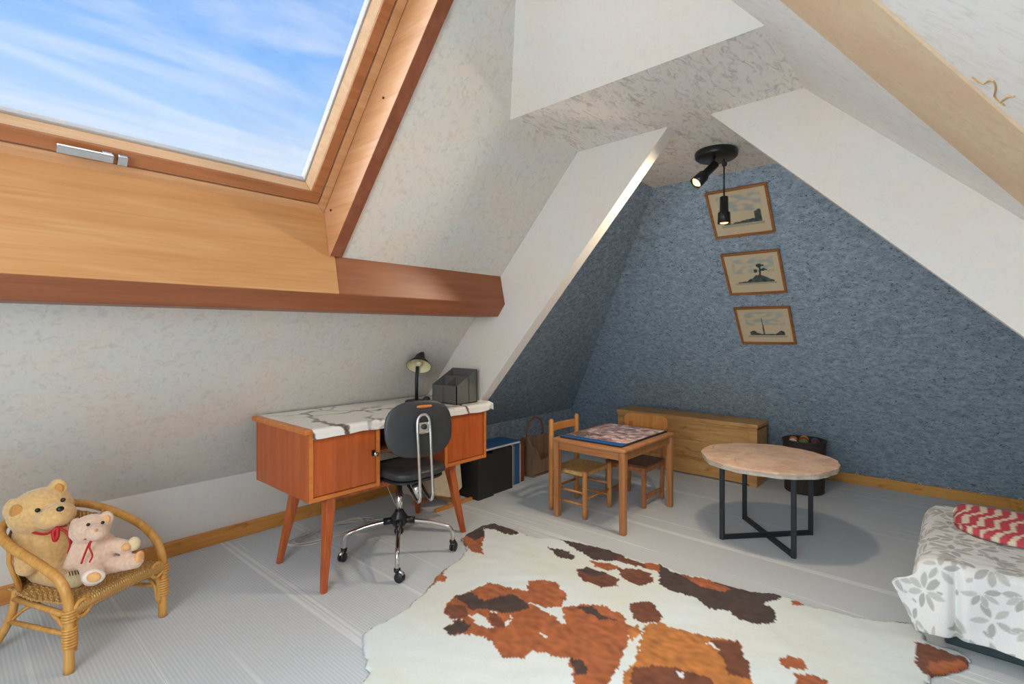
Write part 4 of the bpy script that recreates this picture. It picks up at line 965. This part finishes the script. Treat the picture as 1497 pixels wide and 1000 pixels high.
# ------------------------------------------------------------------ child's wicker armchair
t = thing('wicker_armchair', "child's honey coloured rattan armchair with woven wicker seat", 'chair', (.39, 2.708, 0), math.radians(28))
def L(name, bm, mat, par=t, **k):
    return obj(name, bm, mat, par, local=True, **k)
half = [(-.19, -.2, 0), (-.19, -.2, .12), (-.19, -.2, .215), (-.19, -.192, .275), (-.193, -.15, .34), (-.2, -.05, .395), (-.194, .09, .44), (-.16, .19, .472), (-.085, .242, .495), (0, .256, .502)]
hoop = bez(half + [(-x, y, z) for x, y, z in half[-2::-1]], 6)
L('arm_hoop', tube(B(), hoop, .0165, 12), 'wood_rattan', smooth=True)
for sx in (-1, 1):
    L('rear_leg', tube(B(), bez([(sx*.15, .12, .25), (sx*.155, .14, .15), (sx*.165, .185, .06), (sx*.17, .235, 0)], 5), .0145, 10), 'wood_rattan', smooth=True)
    L('side_rail', tube(B(), [(sx*.185, -.19, .205), (sx*.155, .13, .215)], .011, 8), 'wood_rattan', smooth=True)
    L('side_rail', tube(B(), [(sx*.185, -.19, .135), (sx*.158, .16, .125)], .009, 8), 'wood_rattan', smooth=True)
    L('brace', tube(B(), bez([(sx*.17, -.2, .07), (sx*.168, -.2, .17), (sx*.12, -.2, .212), (0, -.2, .222)], 6), .008, 8), 'wood_rattan', smooth=True)
    L('brace', tube(B(), bez([(sx*.18, -.185, .07), (sx*.178, -.16, .15), (sx*.17, -.08, .20), (sx*.16, 0, .212)], 6), .008, 8), 'wood_rattan', smooth=True)
    L('brace', tube(B(), bez([(sx*.162, .17, .09), (sx*.15, .09, .17), (sx*.15, .0, .21)], 6), .007, 8), 'wood_rattan', smooth=True)
    bm = B()
    for k in range(7): 
        z = .10+k*.0105; tube(bm, [(sx*.188+.0195*math.cos(a*math.pi/7), -.2+.0195*math.sin(a*math.pi/7), z) for a in range(14)], .0052, 6, closed=True)
    L('cane_binding', bm, 'wood_rattan', smooth=True)
    bm = B()
    for k in range(4): tube(bm, [(sx*.19+.0195*math.cos(a*math.pi/7), -.2+.0195*math.sin(a*math.pi/7), .195+k*.0105) for a in range(14)], .0052, 6, closed=True)
    L('cane_binding', bm, 'wood_rattan', smooth=True)
    L('scroll', tube(B(), [(sx*(.152+.028*math.cos(a*.45)), -.212, .222+.030*math.sin(a*.45)) for a in range(15)], .0075, 8), 'wood_rattan', smooth=True)
L('front_rail', tube(B(), bez([(-.19, -.2, .20), (-.1, -.205, .215), (0, -.207, .22), (.1, -.205, .215), (.19, -.2, .20)], 5), .010, 8), 'wood_rattan', smooth=True)
L('back_rail', tube(B(), [(-.15, .13, .225), (.15, .13, .225)], .010, 8), 'wood_rattan', smooth=True)
# woven seat with a rolled front edge: each cane is geometry
bm = B(); NXs, NYs = 120, 76; vs = []
prof_ = [(.165-.36*k/52, .248-.006*math.sin(k/52*math.pi)) for k in range(53)] + [(-.195-.026*math.sin(a*math.pi/22), .222+.026*math.cos(a*math.pi/22)) for a in range(1, 24)]
NYs = len(prof_)
for i in range(NXs+1):
    u = i/NXs*2-1
    for j, (y, z) in enumerate(prof_):
        w_ = .182 if y < 0 else .182-.03*(y/.165)
        ph = (i//3 + j//2) % 2
        bump_ = .0022*math.sin(i*math.pi/3)*(1 if (j//2) % 2 else -1) + .0015*math.sin(j*math.pi/2)
        arch = .014*(1-u*u) if y < -.14 else .014*(1-u*u)*max(0, min(1, (-.02-y)/.12))
        vs.append(bm.verts.new((u*w_, y, z+bump_+arch*.6)))
for i in range(NXs):
    for j in range(NYs-1): a_ = i*NYs+j; bm.faces.new((vs[a_], vs[a_+NYs], vs[a_+NYs+1], vs[a_+1]))
o = L('woven_seat', bm, 'wicker_weave', smooth=True); sd = o.modifiers.new('thickness', 'SOLIDIFY'); sd.thickness = .008; sd.offset = -1
# woven back panel under the hoop, and flat slats
bm = B(); NXs, NZs = 60, 40; vs = []
for i in range(NXs+1):
    u = i/NXs*2-1; a = u*1.15
    for j in range(NZs+1):
        v = j/NZs; x = math.sin(a)*.185*(.84+.16*v); y = .035+math.cos(a)*(.16+.05*v)
        top = .488-.06*abs(u)**1.5
        vs.append(bm.verts.new((x, y+.002*math.sin(i*math.pi/2)*(1 if j % 2 else -1), .245+(top-.245)*v)))
for i in range(NXs):
    for j in range(NZs): a_ = i*(NZs+1)+j; bm.faces.new((vs[a_], vs[a_+NZs+1], vs[a_+NZs+2], vs[a_+1]))
o = L('woven_back', bm, 'wicker_weave', smooth=True); o.modifiers.new('thickness', 'SOLIDIFY').thickness = .006
for sx in (-1, 1): L('back_post', tube(B(), [(sx*.15, .10, .24), (sx*.172, .125, .36), (sx*.178, .115, .452)], .008, 8), 'wood_rattan', smooth=True)

# ------------------------------------------------------------------ teddy bears
RZ = Euler((0, 0, math.atan2(RGT.y, RGT.x)))
def soft(name, bm, mat, par, vox=.006):
    o = obj(name, bm, mat, par, smooth=True)
    r_ = o.modifiers.new('fuse', 'REMESH'); r_.mode = 'VOXEL'; r_.voxel_size = vox; r_.use_smooth_shade = True
    s_ = o.modifiers.new('soften', 'SMOOTH'); s_.factor = .5; s_.iterations = 4
    tx = bpy.data.textures.get('fur_fluff') or bpy.data.textures.new('fur_fluff', 'CLOUDS'); tx.noise_scale = .012; tx.noise_depth = 2
    d_ = o.modifiers.new('fluff', 'DISPLACE'); d_.texture = tx; d_.strength = .005; d_.mid_level = .5
    return o
class Bear:
    def __init__(s, d): s.d = d; s.k = d/FPX; s.parts = {}
    def e(s, bm, px, py, rx, rz, ry=None, dd=0.0, tilt=0.0):
        c = atd(px, py, s.d+dd); r_ = (rx*s.k, (ry if ry else (rx+rz)/2)*s.k, rz*s.k)
        rot = (RZ.to_matrix() @ Euler((0, math.radians(tilt), 0)).to_matrix()).to_euler()
        blob(bm, c, r_, rot, 24); return c
    def limb(s, bm, p, q, r0, r1, d0=0, d1=0, n=7):
        for k in range(n):
            f_ = k/(n-1); r_ = r0+(r1-r0)*f_; c = atd(p[0]+(q[0]-p[0])*f_, p[1]+(q[1]-p[1])*f_, s.d+d0+(d1-d0)*f_); blob(bm, c, r_*s.k, seg=16)
t = thing('teddy_bear', 'large golden teddy bear with red ribbon sitting in wicker armchair', 'teddy bear', atd(66, 842, 2.06))
b1 = Bear(2.06); bm = B()
b1.e(bm, 66, 802, 35, 42, 34); b1.e(bm, 60, 747, 38, 33, 36, -.02, -14); b1.e(bm, 82, 754, 22, 17, 24, -.075, -10)
b1.e(bm, 23, 747, 18, 18, 8, -.075); b1.e(bm, 85, 713, 13, 13, 7, .01)
b1.e(bm, 62, 772, 26, 16, 24)
b1.limb(bm, (40, 782), (40, 828), 17, 13, -.05, -.09)
b1.limb(bm, (88, 786), (100, 812), 14, 12, .04, .02)
b1.limb(bm, (62, 834), (100, 846), 17, 14, -.02, -.06); b1.limb(bm, (80, 832), (104, 836), 15, 13, .05, .05)
soft('body', bm, 'fur_gold', t)
def on(bear, px, py, dd): return atd(px, py, bear.d+dd)
for px, py, dd in ((55, 746, -.122), (92, 731, -.085)): obj('eye', blob(B(), on(b1, px, py, dd), .0085), 'eye_black', t, smooth=True)
obj('nose', blob(B(), on(b1, 88, 744, -.142), (.012, .010, .010)), 'eye_black', t, smooth=True)
obj('inner_ear', blob(B(), on(b1, 24, 749, -.110), (.027, .008, .029), RZ), 'fur_ear', t, smooth=True)
obj('inner_ear', blob(B(), on(b1, 86, 714, -.006), (.018, .008, .020), RZ), 'fur_ear', t, smooth=True)
fp = obj('foot_pad', blob(B(), on(b1, 110, 846, -.075), (.042, .030, .034), RZ), 'fur_cream', t, smooth=True)
for k in range(4): obj('stitch', tube(B(), [on(b1, 101+k*4.2, 835.5-k*.6, -.118), on(b1, 102.5+k*4.2, 842-k*.6, -.122)], .0014, 6), 'eye_black', fp)
rb = obj('ribbon', tube(B(), bez([on(b1, 38, 776, -.06), on(b1, 66, 781, -.115), on(b1, 84, 771, -.105), on(b1, 97, 768, -.04)], 6), .0045, 8), 'ribbon_red', t, smooth=True)
obj('ribbon_tail', tube(B(), bez([on(b1, 84, 771, -.11), on(b1, 98, 779, -.10), on(b1, 103, 795, -.10), on(b1, 100, 809, -.10)], 6), .005, 8), 'ribbon_red', rb, smooth=True)
obj('ribbon_tail', tube(B(), bez([on(b1, 84, 771, -.112), on(b1, 78, 778, -.122), on(b1, 80, 790, -.124), on(b1, 84, 784, -.122), on(b1, 84, 771, -.112)], 6), .007, 8), 'ribbon_red', rb, smooth=True)

t = thing('teddy_bear', 'small pink teddy bear with thin red ribbon leaning on golden bear', 'teddy bear', atd(140, 845, 1.99))
b2_ = Bear(1.99); bm = B()
b2_.e(bm, 140, 808, 27, 31, 25, 0, 12); b2_.e(bm, 132, 773, 26, 20, 22, -.02, -8); b2_.e(bm, 141, 778, 14, 11, 14, -.07)
b2_.e(bm, 112, 769, 10, 12, 6, 0); b2_.e(bm, 156, 758, 10, 11, 6, 0); b2_.e(bm, 137, 787, 15, 9, 15)
b2_.limb(bm, (118, 798), (104, 826), 11, 9, -.03, -.05); b2_.limb(bm, (156, 795), (186, 800), 11, 9.5, 0, .01)
b2_.limb(bm, (152, 828), (198, 820), 12, 10.5, 0, 0, 9); b2_.limb(bm, (134, 830), (136, 842), 14, 13, -.03, -.085)
soft('body', bm, 'fur_pink', t, .005)
for px, py, dd in ((129, 767, -.083), (150, 764, -.072)): obj('eye', blob(B(), on(b2_, px, py, dd), .0062), 'eye_black', t, smooth=True)
obj('nose', blob(B(), on(b2_, 141, 775, -.113), .0055), 'fur_ear', t, smooth=True)
for px, py, dd in ((112.5, 770, -.014), (155.5, 759, -.014)): obj('inner_ear', blob(B(), on(b2_, px, py, dd), (.014, .006, .016), RZ), 'pad_peach', t, smooth=True)
fp = obj('foot_pad', blob(B(), on(b2_, 137, 843, -.100), (.040, .026, .027), RZ), 'pad_white', t, smooth=True)
obj('sole_patch', blob(B(), on(b2_, 137, 844, -.115), (.026, .015, .018), RZ), 'pad_peach', fp, smooth=True)
obj('foot_pad', blob(B(), on(b2_, 204, 815, 0), (.012, .022, .026), RZ), 'pad_peach', t, smooth=True)
obj('paw_pad', blob(B(), on(b2_, 184, 800, -.014), (.016, .014, .014), RZ), 'pad_peach', t, smooth=True)
obj('paw_tuft', blob(B(), on(b2_, 196, 795, .012), (.022, .020, .027), RZ), 'fur_cream', t, smooth=True)
rb = obj('ribbon', tube(B(), bez([on(b2_, 116, 788, -.05), on(b2_, 134, 788, -.085), on(b2_, 152, 785, -.05)], 6), .003, 8), 'ribbon_red', t, smooth=True)
obj('ribbon_tail', tube(B(), bez([on(b2_, 135, 787, -.088), on(b2_, 128, 800, -.086), on(b2_, 121, 818, -.085), on(b2_, 119, 824, -.085)], 6), .0035, 8), 'ribbon_red', rb, smooth=True)
obj('ribbon_tail', tube(B(), bez([on(b2_, 135, 787, -.088), on(b2_, 131, 800, -.090), on(b2_, 135, 812, -.090), on(b2_, 131, 822, -.089)], 6), .003, 8), 'ribbon_red', rb, smooth=True)
